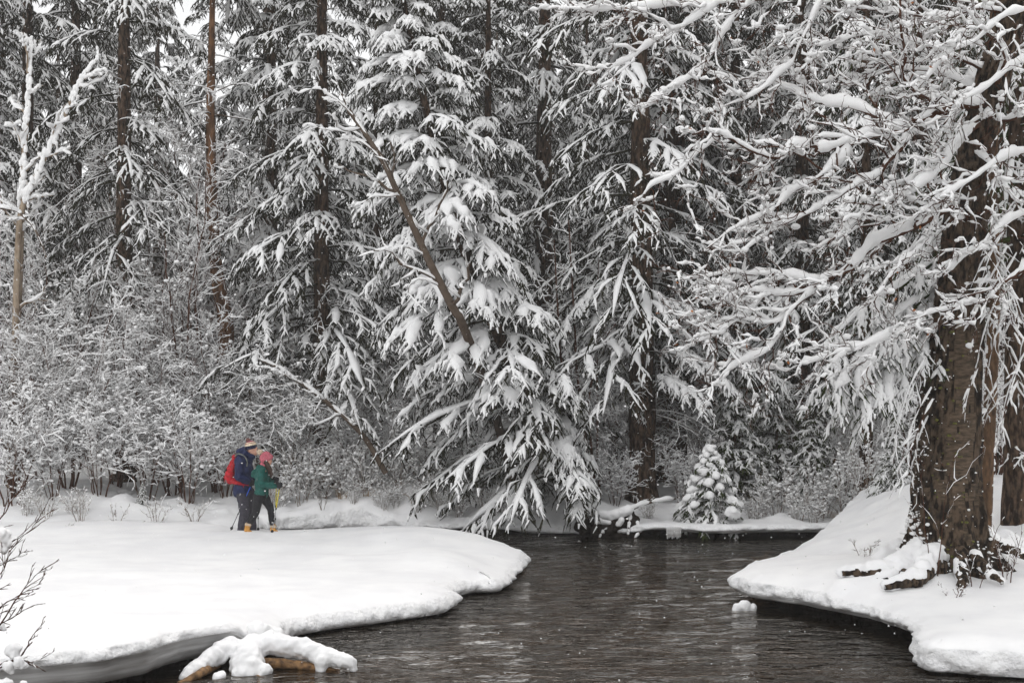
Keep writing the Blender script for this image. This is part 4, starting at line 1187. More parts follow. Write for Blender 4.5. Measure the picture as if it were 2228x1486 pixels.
for i in range(len(RP)):
    for j in range(0, 17, 1):
        if rng.uniform() < (0.12 if i not in (3, 4) else 0.45): continue
        if i in (3, 4) and j < 4: continue
        r_ = RR[i, j] * rng.uniform(0.75, 1.05) * (1 if i not in (3, 4) else 0.7) + 0.04
        rcaps.append((RP[i, j] + np.array([rng.normal(0, 0.02), 0.06, RR[i, j] * 0.5]), r_, RP[i, j + 1] + np.array([0, 0.06, RR[i, j + 1] * 0.5]), r_ * rng.uniform(0.8, 1.1)))
for (px, py, D_, r_) in ((2000, 1190, 24.0, .22), (1960, 1205, 24.2, .26), (1930, 1215, 24.2, .22), (2140, 1180, 24.2, .25), (2180, 1190, 24.3, .3), (2165, 1215, 23.6, .2), (1975, 1235, 23.3, .16)):
    c_ = rel(PX(px, py, D_), OB); rcaps.append((c_, r_, c_ + [0.12, 0.2, -0.12], r_ * 1.2))
obj('root_snow', blobmesh('old_tree_root_snow', rcaps, M['snow'], 0.036, 4, 0.04, 8, 3), old)
obj('root', gr.mesh('old_tree_roots', M['bark_alder']), old)
# snow caught in the bark: many small cakes on the upper sides of furrows, thickest on the left flank and at the foot
cnt = 800
ii = np.concatenate([rng.integers(5, 84, cnt // 2), rng.integers(2, 34, cnt - cnt // 2)])
aa = np.where(rng.uniform(0, 1, cnt) < 0.62, rng.normal(0.54, 0.05, cnt), rng.uniform(0.45, 1.02, cnt))
jj = (aa * k).astype(int) % k
ang = jj / k * 2 * np.pi
facing = np.exp(-(((ang - 4.85 + np.pi) % (2 * np.pi) - np.pi) / 0.75) ** 2)
keep = rng.uniform(0, 1, cnt) > 0.95 * facing * (hgt[ii] > 0.45)
C = TV[ii, jj][keep]
C = C + rng.normal(0, 1, C.shape) * np.array([0.012, 0.012, 0.035])
blobs(gsn, C, rng.uniform(0.006, 0.017, len(C)) * np.where(hgt[ii][keep] < 0.7, 1.7, 1.0) * rng.choice([1, 1, 1.6], len(C)), rng, squash=0.7)
tag(obj('bark_snow', gsn.mesh('old_tree_foot_snow', M['snow_tree']), old), kind='stuff')
gm = Geo()
pick = rng.integers(0, 80, 70), ((rng.normal(0.72, 0.06, 70)) * k).astype(int) % k
blobs(gm, TV[pick], rng.uniform(0.012, 0.03, 70), rng, squash=0.7)
tag(obj('moss', gm.mesh('old_tree_moss', M['moss']), old), kind='stuff')

# limbs, followed from the photograph in their own depth
A = [
    ([(2150, 225, 23.6), (2100, 228, 23.4), (2050, 240, 23.2), (1966, 278, 22.9), (1909, 292, 22.7), (1831, 315, 22.4), (1781, 329, 22.2), (1764, 316, 22.1), (1714, 323, 22.0), (1680, 343, 21.9), (1626, 326, 21.8), (1586, 303, 21.7), (1539, 282, 21.6), (1500, 288, 21.6)], 0.075, 0.012),
    ([(1950, 283, 22.9), (1919, 262, 22.8), (1848, 235, 22.9), (1798, 232, 23.0), (1757, 218, 23.0), (1714, 198, 23.1), (1640, 172, 23.2), (1590, 180, 23.3)], 0.05, 0.008),
    ([(2125, 270, 23.4), (2101, 288, 23.0), (2067, 329, 22.6), (2044, 366, 22.4), (2000, 402, 22.2), (1950, 432, 22.1), (1895, 452, 22.0), (1840, 500, 21.9), (1800, 530, 21.9)], 0.06, 0.010),
    ([(1975, 300, 22.9), (1956, 325, 22.6), (1929, 355, 22.4), (1909, 382, 22.3), (1875, 402, 22.1), (1815, 436, 22.0), (1771, 463, 21.9), (1714, 490, 21.8), (1650, 525, 21.7), (1600, 560, 21.7)], 0.055, 0.008),
    ([(1850, 332, 22.4), (1801, 372, 22.2), (1764, 399, 22.1), (1720, 426, 22.0), (1693, 456, 21.9), (1656, 477, 21.9), (1600, 500, 21.8), (1540, 545, 21.8)], 0.042, 0.007),
    ([(2090, 440, 23.5), (2040, 462, 23.2), (2000, 487, 23.0), (1949, 509, 22.7), (1899, 529, 22.5), (1875, 556, 22.4), (1848, 586, 22.3), (1791, 606, 22.1), (1757, 630, 22.0), (1707, 640, 21.9), (1673, 637, 21.8), (1640, 632, 21.8), (1606, 633, 21.7), (1579, 650, 21.7), (1545, 658, 21.7)], 0.072, 0.010),
    ([(1780, 622, 22.1), (1727, 606, 22.0), (1673, 593, 22.0), (1630, 596, 22.0), (1589, 590, 22.0), (1539, 600, 22.0), (1480, 604, 22.0)], 0.034, 0.007),
    ([(1765, 636, 22.0), (1735, 664, 21.8), (1712, 690, 21.7), (1705, 715, 21.6), (1693, 734, 21.6), (1667, 768, 21.5), (1623, 785, 21.5), (1586, 805, 21.4), (1560, 830, 21.4)], 0.034, 0.006),
    ([(1722, 680, 21.8), (1695, 700, 21.7), (1667, 707, 21.7), (1626, 697, 21.6), (1595, 690, 21.6)], 0.022, 0.006),
    ([(1663, 640, 21.8), (1630, 680, 21.7), (1589, 707, 21.6), (1545, 734, 21.6), (1500, 745, 21.5)], 0.026, 0.006),
    ([(2300, 520, 23.0), (2228, 583, 22.6), (2185, 616, 22.4), (2151, 653, 22.2), (2101, 663, 22.1), (2037, 680, 22.0), (1980, 700, 21.9)], 0.05, 0.008),
    ([(2060, 232, 23.3), (2010, 212, 23.0), (1983, 191, 22.9), (1964, 158, 22.8), (1972, 128, 22.8), (1964, 70, 22.8), (1960, 0, 22.8), (1955, -60, 22.8)], 0.04, 0.014),
    ([(2165, 190, 23.6), (2185, 150, 23.2), (2190, 128, 23.0), (2174, 93, 22.9), (2140, 66, 22.8), (2128, 40, 22.7), (2110, -20, 22.7)], 0.045, 0.014),
    ([(2110, -70, 23.6), (1950, -45, 23.4), (1800, -25, 23.2), (1700, -8, 23.0), (1600, 4, 22.8), (1500, 12, 22.6), (1400, 14, 22.5), (1300, 20, 22.4), (1215, 18, 22.3)], 0.05, 0.006),
    ([(1800, -25, 23.2), (1781, 18, 23.0), (1761, 62, 22.9), (1741, 102, 22.8), (1724, 142, 22.8), (1693, 163, 22.7), (1667, 190, 22.6), (1623, 216, 22.5), (1570, 235, 22.5)], 0.028, 0.006),
    ([(1640, 0, 22.9), (1600, 40, 22.7), (1560, 95, 22.6), (1535, 140, 22.5), (1490, 180, 22.4), (1430, 215, 22.3), (1400, 240, 22.3)], 0.026, 0.006),
    ([(1560, 8, 22.7), (1500, 50, 22.5), (1440, 80, 22.4), (1380, 120, 22.3), (1320, 150, 22.3)], 0.022, 0.005),
    ([(2140, 150, 23.7), (2060, 110, 23.5), (1990, 90, 23.4), (1900, 70, 23.3), (1830, 85, 23.2), (1770, 120, 23.2)], 0.035, 0.007),
    ([(2150, 210, 23.8), (2090, 175, 23.9), (2020, 150, 24.0), (1940, 150, 24.0), (1880, 165, 24.0), (1820, 160, 24.0)], 0.035, 0.007),
    ([(2200, 30, 23.8), (2130, 20, 23.5), (2050, 40, 23.3), (1980, 30, 23.2), (1900, 20, 23.0), (1840, 10, 23.0)], 0.035, 0.007),
    ([(2095, 400, 23.4), (2060, 420, 22.7), (2040, 470, 22.4), (2010, 530, 22.2), (1980, 560, 22.1), (1930, 610, 22.0), (1900, 660, 22.0)], 0.034, 0.007),
    ([(2150, 250, 23.4), (2190, 262, 22.8), (2228, 250, 22.5), (2290, 230, 22.3)], 0.05, 0.02),
    ([(2120, 330, 23.5), (2160, 360, 22.9), (2200, 420, 22.6), (2235, 470, 22.4), (2270, 500, 22.4)], 0.035, 0.01),
    ([(1560, 300, 21.8), (1510, 340, 21.7), (1470, 380, 21.6), (1420, 400, 21.6), (1395, 425, 21.6)], 0.016, 0.005),
    ([(2230, 330, 22.8), (2180, 345, 22.3), (2130, 380, 22.1), (2080, 410, 22.0), (2030, 440, 21.9), (1990, 470, 21.9)], 0.03, 0.007),
    ([(2240, 120, 22.8), (2190, 150, 22.4), (2140, 190, 22.2), (2090, 220, 22.1), (2050, 270, 22.0)], 0.03, 0.007),
    ([(2240, 460, 22.6), (2190, 480, 22.2), (2140, 530, 22.0), (2090, 560, 21.9), (2050, 600, 21.9)], 0.026, 0.006),
    ([(2240, 20, 22.8), (2180, 40, 22.4), (2120, 90, 22.2), (2060, 120, 22.1), (2000, 190, 22.0)], 0.03, 0.007),
    ([(2010, 700, 22.6), (1940, 730, 22.0), (1870, 756, 21.8), (1810, 772, 21.7), (1765, 786, 21.6), (1730, 792, 21.6)], 0.028, 0.006),
]
rng = R8(520)
gw, gs2, gt2, gleaf = Geo(), Geo(), Geo(), Geo()
for li, (pts, ra, rb) in enumerate(A):
    P = PXS(pts)
    L_ = np.linalg.norm(np.diff(P, axis=0), axis=1).sum()
    n = max(14, int(L_ / 0.07))
    P = catmull(rel(P, OB), n)[None]
    P = P + np.cumsum(rng.normal(0, 0.004, P.shape), 1)
    s = np.linspace(0, 1, n)
    Rr = (ra + (rb - ra) * s ** 0.8)[None]
    tubes(gw, P, Rr, 7, rough=0.12, seed=li)
    # heaped snow
    T = grad(P); hz = np.sqrt(np.clip(1 - T[..., 2] ** 2, 0, 1))
    lum = 0.85 + 0.45 * vnoise(s * L_ * 3.2, 0 * s + li, seed=9) + 0.4 * vnoise(s * L_ * 8, 0 * s + li, seed=10)
    lum = np.where(vnoise(s * L_ * 1.3, 0 * s + li * 3.1, seed=12) < -0.8, lum * 0.3, lum)[None]
    end = np.minimum(1, (1 - s) * 7 + 0.1)[None]
    Wd = (Rr * 0.95 + 0.026) * (0.6 + 0.4 * lum) * end * (0.3 + 0.7 * hz)
    Hd = (0.062 + Rr * 1.1) * lum * end * np.clip((hz - 0.12) / 0.6, 0.1, 1)
    snowtubes(gs2, P, np.maximum(Wd, 0.003), np.maximum(Hd, 0.003), Rr * 0.45, 5, jit=0.07, rng=rng)
    # side branches, twigs, buds
    c1 = max(5, int(L_ / 0.22))
    P1, R1 = twig_level(P, Rr, c1, 0.0, 0.68, 9, rng, up=0.06, tmin=0.12, wig=0.35, rratio=0.5, rmin=0.0095, flat_=0.35, lens=0.95)
    P2, R2 = twig_level(P1, R1, 4, 0.5, 0.75, 6, rng, up=0.08, tmin=0.2, wig=0.35, rratio=0.7, rmin=0.0075, flat_=0.2)
    P3, R3 = twig_level(P2, R2, 3, 0.6, 0.75, 4, rng, up=0.05, tmin=0.2, wig=0.3, rratio=0.8, rmin=0.0055, flat_=0.1)
    tubes(gw, P1, R1, 4); tubes(gt2, P2, R2, 3); tubes(gt2, P3, R3, 3)
    twig_snow(gs2, P1, R1, rng, 0.022, 0.048, gap=0.42, cover=0.9)
    twig_snow(gs2, P2, R2, rng, 0.019, 0.036, gap=0.5, cover=0.62)
    twig_snow(gs2, P3, R3, rng, 0.014, 0.022, gap=0.3, cover=0.15)
    # clumps in the forks
    nb_ = int(len(P2) * 0.35)
    qq = P2[rng.integers(0, len(P2), nb_), rng.integers(0, 4, nb_)]
    blobs(gs2, qq + UP * 0.02, rng.uniform(0.025, 0.065, nb_), rng)
    # bud tips
    nbud = len(P3) // 2
    tb = P3[rng.integers(0, len(P3), nbud), -1]
    dr = nrm(rng.normal(0, 1, (nbud, 3)) + UP * 0.3)
    sd = nrm(np.cross(dr, rng.normal(0, 1, dr.shape)))
    V = np.stack([tb - sd * 0.006, tb + sd * 0.006, tb + dr * rng.uniform(0.02, 0.05, (nbud, 1))], 1)
    gt2.add(V, np.arange(nbud * 3).reshape(-1, 3))
    tb = P2[rng.integers(0, len(P2), 2), -1]
    for p in tb:
        d_ = nrm(rng.normal(0, 1, 3) - UP * 0.6); e_ = nrm(np.cross(d_, rng.normal(0, 1, 3))) * 0.018
        gleaf.add(np.array([p, p + d_ * 0.03 + e_, p + d_ * 0.07, p + d_ * 0.03 - e_]), [[0, 1, 2, 3]])
obj('limb', gw.mesh('old_tree_limbs', M['twig']), old)
obj('twig', gt2.mesh('old_tree_twigs', M['twig']), old)
tag(obj('limb_snow', gs2.mesh('old_tree_limb_snow', M['snow_tree']), old), 'thick snow heaped along the limbs')
tag(obj('leaf', gleaf.mesh('old_tree_leaves', M['leaf']), old), 'few withered brown leaves')
# thin hanging twigs beside the trunk
hang = []
for i in range(46):
    px = rng.choice([rng.uniform(1960, 2040), rng.uniform(2100, 2240), rng.uniform(2120, 2230)])
    py = rng.uniform(480, 900); D_ = rng.uniform(22.4, 24.5)
    a0 = rel(PX(px, py, D_), OB); ln = rng.uniform(0.5, 1.6)
    sgn = -1 if px < 2050 else rng.choice([-1, 1])
    hang.append(catmull([a0, a0 + [sgn * 0.18 * ln, -0.1, -0.30 * ln], a0 + [sgn * 0.30 * ln, -0.1, -0.68 * ln], a0 + [sgn * 0.36 * ln, -0.1, -ln]], 10))
hang = np.array(hang)
HR = np.outer(rng.uniform(0.006, 0.012, len(hang)), np.linspace(1, 0.4, 10))
gh, ghs = Geo(), Geo()
P1, R1 = twig_level(hang, HR, 5, 0.3, 0.6, 5, rng, up=-0.4, wig=0.3, rmin=0.005)
for P_, R_ in ((hang, HR), (P1, R1)):
    tubes(gh, P_, R_, 3); twig_snow(ghs, P_, R_, rng, 0.018, 0.05, gap=0.3, vmin=0.0)
obj('hanging_twig', gh.mesh('old_tree_hanging', M['twig']), old)
obj('hanging_snow', ghs.mesh('old_tree_hanging_snow', M['snow_tree']), old)

# thin trunk and dark trunk beside it
b = np.array([*XD(2150, 25.0), 0.0]); b[2] = gz(b[0], b[1]) - 0.1
p_ = rel(PXS([(2140, 1160, 25), (2148, 1000, 25), (2158, 800, 25), (2164, 600, 25), (2158, 400, 25), (2166, 200, 25), (2160, -80, 25)]), b); p_[0][2] = -0.1
gt = Geo(); Cc = catmull(p_, 50); tubes(gt, Cc[None], (0.115 - 0.05 * np.linspace(0, 1, 50))[None], 14, rough=0.06)
sg = Geo(); rng = R8(530)
sel = rng.integers(0, 50, 130); blobs(sg, Cc[sel] + np.stack([rng.choice([-0.1, 0.1], 130), -0.03 + 0 * sel, rng.uniform(-0.1, 0.1, 130)], -1), rng.uniform(0.012, 0.03, 130), rng, squash=1.4)
place('thin_trunk_tree', 'thin straight brown trunk standing close behind the massive old tree', 'tree', [('trunk', gt.mesh('thin_trunk', M['bark_thin'])), ], b)
tag(obj('bark_snow', sg.mesh('thin_trunk_snow', M['snow_tree']), COL.objects[-2] if False else [q for q in COL.objects if q.name == 'thin_trunk_tree'][0]), kind='stuff')

b = np.array([*XD(2212, 26.0), 0.0]); b[2] = gz(b[0], b[1]) - 0.15
def bough(pts): return rel(PXS(pts), b)
ext = []
for pts, w_, s_ in (
    ([(2195, 560, 25.8), (2080, 600, 24.6), (1990, 650, 23.6), (1930, 700, 23.1), (1890, 760, 22.9)], 0.55, 1.2),
    ([(2195, 600, 25.8), (2070, 650, 24.4), (1960, 710, 23.2), (1890, 770, 22.8), (1850, 815, 22.6), (1835, 850, 22.6)], 0.60, 1.3),
    ([(2195, 640, 25.8), (2060, 700, 24.2), (1970, 770, 23.2), (1910, 830, 22.8), (1885, 860, 22.6), (1875, 890, 22.6)], 0.58, 1.3),
    ([(2195, 620, 25.8), (2090, 690, 24.4), (2010, 750, 23.5), (1960, 800, 23.1), (1935, 850, 22.9)], 0.5, 1.1),
    ([(2195, 520, 25.8), (2060, 560, 24.4), (1950, 620, 23.4), (1870, 670, 23.0), (1810, 740, 22.8)], 0.5, 1.1),
    ([(2195, 660, 25.8), (2120, 690, 24.8), (2060, 720, 24.0), (2020, 770, 23.6)], 0.45, 1.0),
    ([(2195, 600, 25.8), (2050, 650, 24.2), (1930, 740, 23.0), (1860, 790, 22.6), (1800, 830, 22.4)], 0.5, 1.2),
    ([(2200, 150, 25.9), (2080, 150, 25.0), (1960, 170, 24.5), (1880, 210, 24.3)], 0.5, 0.9),
    ([(2200, 340, 25.9), (2080, 350, 25.0), (1970, 390, 24.5), (1880, 440, 24.3)], 0.5, 0.9),
    ([(2200, 60, 25.9), (2080, 40, 25.0), (1940, 60, 24.5), (1830, 110, 24.3)], 0.5, 0.9)):
    ext.append((bough(pts), w_, s_))
dk = spruce_meshes('bough_spruce', np.array([[0, 0, z] for z in np.linspace(-0.2, 13, 6)]), lambda t: 1.5 * (1 - t) ** 0.6 + 0.3, 4.8, 12.5, 36, 107, droop=0.6, r0=0.19, snow=0.9, needle='needle_green', dead=20, deadz=(1.0, 6), deadlen=1.3, extra=ext, fr=0.015)
place('bough_spruce', 'dark furrowed spruce whose long snowy green boughs hang before the old tree', 'tree', dk, b)

# twigs and whips standing in the snow on the right bank
def whips(name, label, px, D, n, h, seed, spread=0.4, wood='twig', snow=(0.008, 0.014), cat='twigs'):
    st = stems_of(n, h, spread, seed, pts=8, r=0.008, base_r=0.08)
    x, y = XD(px, D)
    return place(name, label, cat, bare_parts(name, *st, [(5, 0.35, 0.7, 5, 0.1, 0.2), (2, 0.4, 0.7, 4, 0.0, 0.2)], seed + 1, wood=wood, snow=snow, gap=0.4, cover=0.6), (x, y, gz(x, y) - 0.03))


whips('twig_tuft', 'thin bare whips in the snow below the dark furrowed spruce', 2190, 22.6, 5, 0.9, 601)
whips('twig_tuft', 'single forked whip in the snow right of the old tree roots', 2125, 22.2, 2, 0.8, 603)
whips('twig_tuft', 'low bent twig lying in the snow before the old tree roots', 2075, 21.6, 3, 0.45, 605, spread=0.9)
whips('twig_tuft', 'tiny twig poking from the smooth right bank snow', 2078, 20.0, 1, 0.18, 607)
whips('twig_tuft', 'tall reddish whip leaning over the left root of the old tree', 2030, 22.6, 2, 2.4, 609, spread=0.25)
whips('twig_tuft', 'needle twigs in the snow left of the old tree', 1880, 24.5, 4, 0.5, 611, spread=0.8, wood='twig_pale')
for i, (px, D, n, h, lb) in enumerate(((100, 33.9, 6, 0.7, 'bent twigs at the left end of the low bank wall'), (175, 33.6, 8, 0.95, 'spreading twigs on the low bank wall'), (255, 33.7, 3, 0.6, 'few upright stalks on the low bank wall'), (340, 33.8, 7, 0.75, 'upright stalks and a bent twig on the low bank wall'), (420, 34.1, 7, 0.7, 'bent twigs on the bank wall left of the hikers'), (150, 32.4, 4, 0.2, 'tiny stalks in the flat snow before the bank wall'), (700, 36.3, 3, 0.6, 'few stalks on the bank right of the hikers'))):
    whips('twig_tuft', lb, px, D, n, h, 620 + 2 * i, spread=0.7, wood='twig_pale')

# dry grass tufts on the far bank mound
rng = R8(640)
for i, (px, D, lb) in enumerate(((745, 36.9, 'dry tan grass on the left of the brushy mound'), (800, 36.6, 'dry tan grass on top of the brushy mound'), (905, 36.4, 'dry tan grass on the right of the brushy mound'), (990, 36.4, 'dry tan grass under the leaning spruce'), (1830, 34.8, 'dry tan grass where the bank meets the mound'), (1655, 27.6, 'dry tan grass blades at the lip of the right bank'))):
    n = 26 if i < 5 else 6
    x, y = XD(px, D); a = rng.uniform(0, 6.28, n); h = rng.uniform(0.15, 0.5, n) * (1 if i < 5 else 0.6)
    s = np.linspace(0, 1, 5)
    P = np.stack([np.cos(a)[:, None] * (0.1 + 0.6 * h[:, None] * s ** 2), np.sin(a)[:, None] * (0.1 + 0.6 * h[:, None] * s ** 2), h[:, None] * (s - 0.4 * s * s)], -1)
    gg = Geo(); tubes(gg, P, np.outer(np.full(n, 0.006), 1 - 0.8 * s), 3)
    o = obj('grass_tuft', gg.mesh('grass_tuft', M['grass'])); o.location = (x, y, gz(x, y) - 0.03); tag(o, lb, 'grass')

# --- snow covered root log at the lip of the left shelf
b = np.array(PX(545, 1440, 19.0)); b[2] = 0.0
def lp(px, py, D=19.0): return PX(px, py, D) - b
sl = [(lp(545, 1412, 19.2), .19, lp(535, 1440, 18.8), .20), (lp(545, 1452, 18.7), .15, lp(520, 1465, 18.6), .10), (lp(500, 1408, 19.1), .13, lp(455, 1432, 18.8), .12), (lp(455, 1432, 18.8), .12, lp(402, 1472, 18.4), .075),
      (lp(590, 1400, 19.2), .15, lp(650, 1408, 19.1), .13), (lp(650, 1408, 19.1), .13, lp(715, 1428, 19.0), .12), (lp(715, 1428, 19.0), .12, lp(762, 1442, 18.9), .09), (lp(700, 1440, 18.9), .10, lp(698, 1455, 18.9), .07), (lp(768, 1452, 18.9), .06, lp(770, 1456, 18.9), .06),
      (lp(575, 1455, 18.7), .10, lp(570, 1468, 18.6), .05), (lp(480, 1468, 18.5), .06, lp(468, 1476, 18.4), .045), (lp(560, 1375, 19.6), .15, lp(600, 1385, 19.7), .13), (lp(500, 1375, 19.5), .13, lp(480, 1385, 19.4), .12)]
root = thing('root_log', 'snow heaped forked root log lying in the water at the left shelf', 'log', b)
obj('snow_cover', blobmesh('log_snow', sl, M['snow'], 0.022, 6, 0.028, 9, 3), root)
gl = Geo()
lw = [[lp(470, 1445), lp(440, 1462, 18.5), lp(405, 1482, 18.3), lp(385, 1490, 18.2)], [lp(520, 1460), lp(560, 1475, 18.6), lp(590, 1482, 18.6)], [lp(560, 1440), lp(640, 1446), lp(710, 1458), lp(760, 1470)], [lp(545, 1440), lp(548, 1470, 18.7), lp(550, 1490, 18.6)]]
LP_ = np.array([catmull(l, 14) for l in lw]); tubes(gl, LP_, np.outer([0.06, 0.06, 0.07, 0.08], 1 - 0.4 * np.linspace(0, 1, 14)), 9, rough=0.15)
obj('wood', gl.mesh('log_wood', M['wood_tan']), root)
# small snow topped rock under the lip of the right bank
b = np.array(PX(1622, 1325, 23.8)); b[2] = 0
def lq(px, py, D=23.8): return PX(px, py, D) - b
root = thing('snowy_rock', 'small snow capped rock in the water under the right bank lip', 'rock', b)
obj('snow_cover', blobmesh('rock_snow', [(lq(1605, 1320), .08, lq(1602, 1327), .07), (lq(1618, 1318), .10, lq(1622, 1328), .07), (lq(1640, 1322), .06, lq(1641, 1332), .04)], M['snow'], 0.018, 4, 0.02, 9, 4), root)
obj('stone', blobmesh('rock_stone', [(lq(1610, 1336), .08, lq(1640, 1336), .07)], M['earth'], 0.025, 3, 0.02, 9, 4), root)
# bent root of the leaning spruce: earth root plate over the water with snow caps
b = np.array(PX(1320, 1150, 34.8)); b[2] = 0
def lr_(px, py, D=34.8): return PX(px, py, D) - b
root = thing('root_plate', 'dark earthy root plate at the bent foot of the leaning spruce', 'roots', b)
obj('earth', blobmesh('root_earth', [(lr_(1270, 1145), .22, lr_(1330, 1150), .25), (lr_(1330, 1150), .25, lr_(1370, 1135, 34.9), .24), (lr_(1372, 1125, 34.9), .18, lr_(1375, 1160), .16), (lr_(1300, 1165), .2, lr_(1350, 1168), .16)], M['earth'], 0.04, 3, 0.06, 6, 4), root)
obj('snow_cover', blobmesh('root_snow', [(lr_(1285, 1116, 34.75), .13, lr_(1330, 1122, 34.7), .12), (lr_(1330, 1122, 34.7), .12, lr_(1368, 1108, 34.7), .12), (lr_(1352, 1132, 34.45), .08, lr_(1345, 1142, 34.45), .06), (lr_(1300, 1132, 34.5), .08, lr_(1325, 1136, 34.45), .06)], M['snow'], 0.03, 4, 0.02, 9, 4), root)
rr = [[lr_(1372, 1120), lr_(1368, 1145, 34.6), lr_(1366, 1165, 34.5)], [lr_(1360, 1115), lr_(1390, 1100, 34.9), lr_(1430, 1090, 35.1), lr_(1470, 1085, 35.3)], [lr_(1375, 1130), lr_(1395, 1150, 34.7), lr_(1380, 1172, 34.5)], [lr_(1330, 1140), lr_(1310, 1160, 34.5), lr_(1300, 1178, 34.4)]]
RPp = np.array([catmull(l, 12) for l in rr]); RRr = np.outer([.035, .04, .04, .03], 1 - .5 * np.linspace(0, 1, 12))
gl, gq = Geo(), Geo(); tubes(gl, RPp, RRr, 6, rough=.15); twig_snow(gq, RPp, RRr, R8(4), .03, .06, gap=.15)
obj('root', gl.mesh('plate_roots', M['bark']), root); obj('root_snow', gq.mesh('plate_root_snow', M['snow_tree']), root)
# icicle block at the far bank
b = np.array(PX(1466, 1172, 34.2)); b[2] = 0
root = thing('ice_block', 'small block of icicles under the far bank lip', 'ice', b)
for i in range(9):
    gi = Geo(); capsule(gi, (-.14 + .035 * i, -.02, 0.24), .03, (-.14 + .035 * i, -.02, 0.02 + 0.02 * (i % 3)), .014, 8, 2)
    obj('icicle', gi.mesh('icicle', M['ice']), root)

# --- twigs reaching in from the near left
nl = [[(-160, 1560, 13.2), (-60, 1440, 13.1), (10, 1350, 13.0), (55, 1290, 13.0), (78, 1255, 13.0), (95, 1228, 13.0)], [(-160, 1560, 13.2), (-80, 1400, 13.2), (-20, 1330, 13.2), (45, 1290, 13.2), (92, 1270, 13.2)], [(-160, 1560, 13.2), (-70, 1480, 13.0), (0, 1455, 13.0), (45, 1432, 13.0), (80, 1430, 13.0), (118, 1412, 13.0)],
      [(-60, 1475, 13.0), (10, 1440, 13.0), (45, 1428, 13.0), (75, 1385, 13.0), (106, 1342, 13.0)], [(-160, 1560, 13.2), (-120, 1350, 13.3), (-40, 1230, 13.3), (20, 1180, 13.3), (60, 1150, 13.3), (85, 1122, 13.3)], [(-120, 1350, 13.3), (-60, 1200, 13.3), (0, 1130, 13.3), (30, 1085, 13.3), (55, 1040, 13.3)], [(-120, 1350, 13.3), (-60, 1260, 13.3), (-10, 1235, 13.3), (25, 1210, 13.3), (42, 1190, 13.3)], [(-100, 1400, 13.3), (-40, 1390, 13.2), (20, 1350, 13.2), (60, 1330, 13.2), (98, 1318, 13.2)],
      [(-160, 1560, 13.2), (-100, 1380, 13.1), (-30, 1310, 13.1), (0, 1280, 13.1), (15, 1240, 13.1), (30, 1190, 13.1)]]
traced('near_shrub', 'bare buddy twigs of a shrub reaching over the left end of the shelf', 'shrub', nl, [(0.009, 0.0028)] * len(nl), [(7, 0.16, 0.5, 6, 0.1, 0.0), (2, 0.4, 0.5, 4, 0.1, 0.0)], 470, 'twig', (0.004, 0.006), gap=0.6, cover=0.35, wig=0.08)
rng = R8(475); gc = Geo()
cp = PXS([(5, 1165, 13.2), (30, 1415, 13.0), (5, 1360, 13.2), (20, 1450, 12.9), (40, 1440, 12.9), (10, 1490, 12.8), (55, 1488, 12.8), (2, 1180, 13.2)])
ns = [q for q in COL.objects if q.name.startswith('near_shrub')][0]
for i, (c_, r_) in enumerate(zip(cp, [.075, .06, .03, .05, .04, .07, .03, .06])):
    q0 = c_ - np.array(ns.location)
    obj('snow_clump', blobmesh('snow_clump', [(q0, r_, q0 + [r_ * .5, 0, -r_ * .9], r_ * .6), (q0 + [-r_ * .4, 0, r_ * .2], r_ * .7, q0 + [r_ * .8, 0, r_ * .25], r_ * .45)], M['snow'], 0.012, 2, 0.02, 14, i), ns)

# ------------------------------------------------------------------ the two hikers
M['navy'] = flat('navy_jacket_cloth', (0.012, 0.018, 0.06), 0.75)
M['green'] = flat('green_jacket_cloth', (0.008, 0.075, 0.062), 0.75)
M['grey_cloth'] = flat('grey_trouser_cloth', (0.045, 0.043, 0.055), 0.85)
M['black_cloth'] = flat('black_legging_cloth', (0.014, 0.014, 0.017), 0.8)
M['glove'] = flat('black_glove', (0.010, 0.010, 0.012), 0.7)
M['red'] = flat('red_pack_cloth', (0.36, 0.012, 0.02), 0.7)
M['skin'] = flat('skin', (0.55, 0.30, 0.22), 0.55, 0.08)
M['hair'] = flat('brown_hair', (0.035, 0.018, 0.012), 0.5, 0.4, 60)
M['pink'] = flat('pink_knit', (0.42, 0.11, 0.14), 0.95, 0.3, 60)
M['cream'] = flat('cream_knit', (0.62, 0.52, 0.38), 0.95, 0.3, 60)
M['maroon'] = flat('maroon_knit', (0.22, 0.035, 0.07), 0.95, 0.3, 60)
M['navy_knit'] = flat('navy_knit', (0.018, 0.02, 0.045), 0.95, 0.3, 60)
M['fur'] = flat('beige_fur', (0.45, 0.36, 0.27), 0.95, 0.4, 60)
M['brown_pom'] = flat('brown_pompom', (0.16, 0.08, 0.07), 0.95, 0.4, 60)
M['tan'] = flat('tan_boot_leather', (0.50, 0.25, 0.06), 0.7)
M['sole'] = flat('dark_sole', (0.02, 0.018, 0.016), 0.8)
M['yellow'] = flat('yellow_pole', (0.62, 0.52, 0.01), 0.4, 0.05)
M['blue'] = flat('blue_pole', (0.02, 0.10, 0.55), 0.4, 0.05)
M['steel'] = flat('grey_pole_metal', (0.32, 0.32, 0.33), 0.35, 0.05)
M['black'] = flat('black_plastic', (0.012, 0.012, 0.012), 0.5, 0.05)
M['strap'] = flat('grey_strap', (0.16, 0.17, 0.15), 0.8)

LANDX = 0.0
W0 = np.array([*XD(450 + 740 / 6.19, 31.6), 0.0]); W0[2] = gz(W0[0], W0[1]) - 0.035
H0 = np.array([*XD(450 + 520 / 6.19, 32.15), 0.0]); H0[2] = gz(H0[0], H0[1]) - 0.05


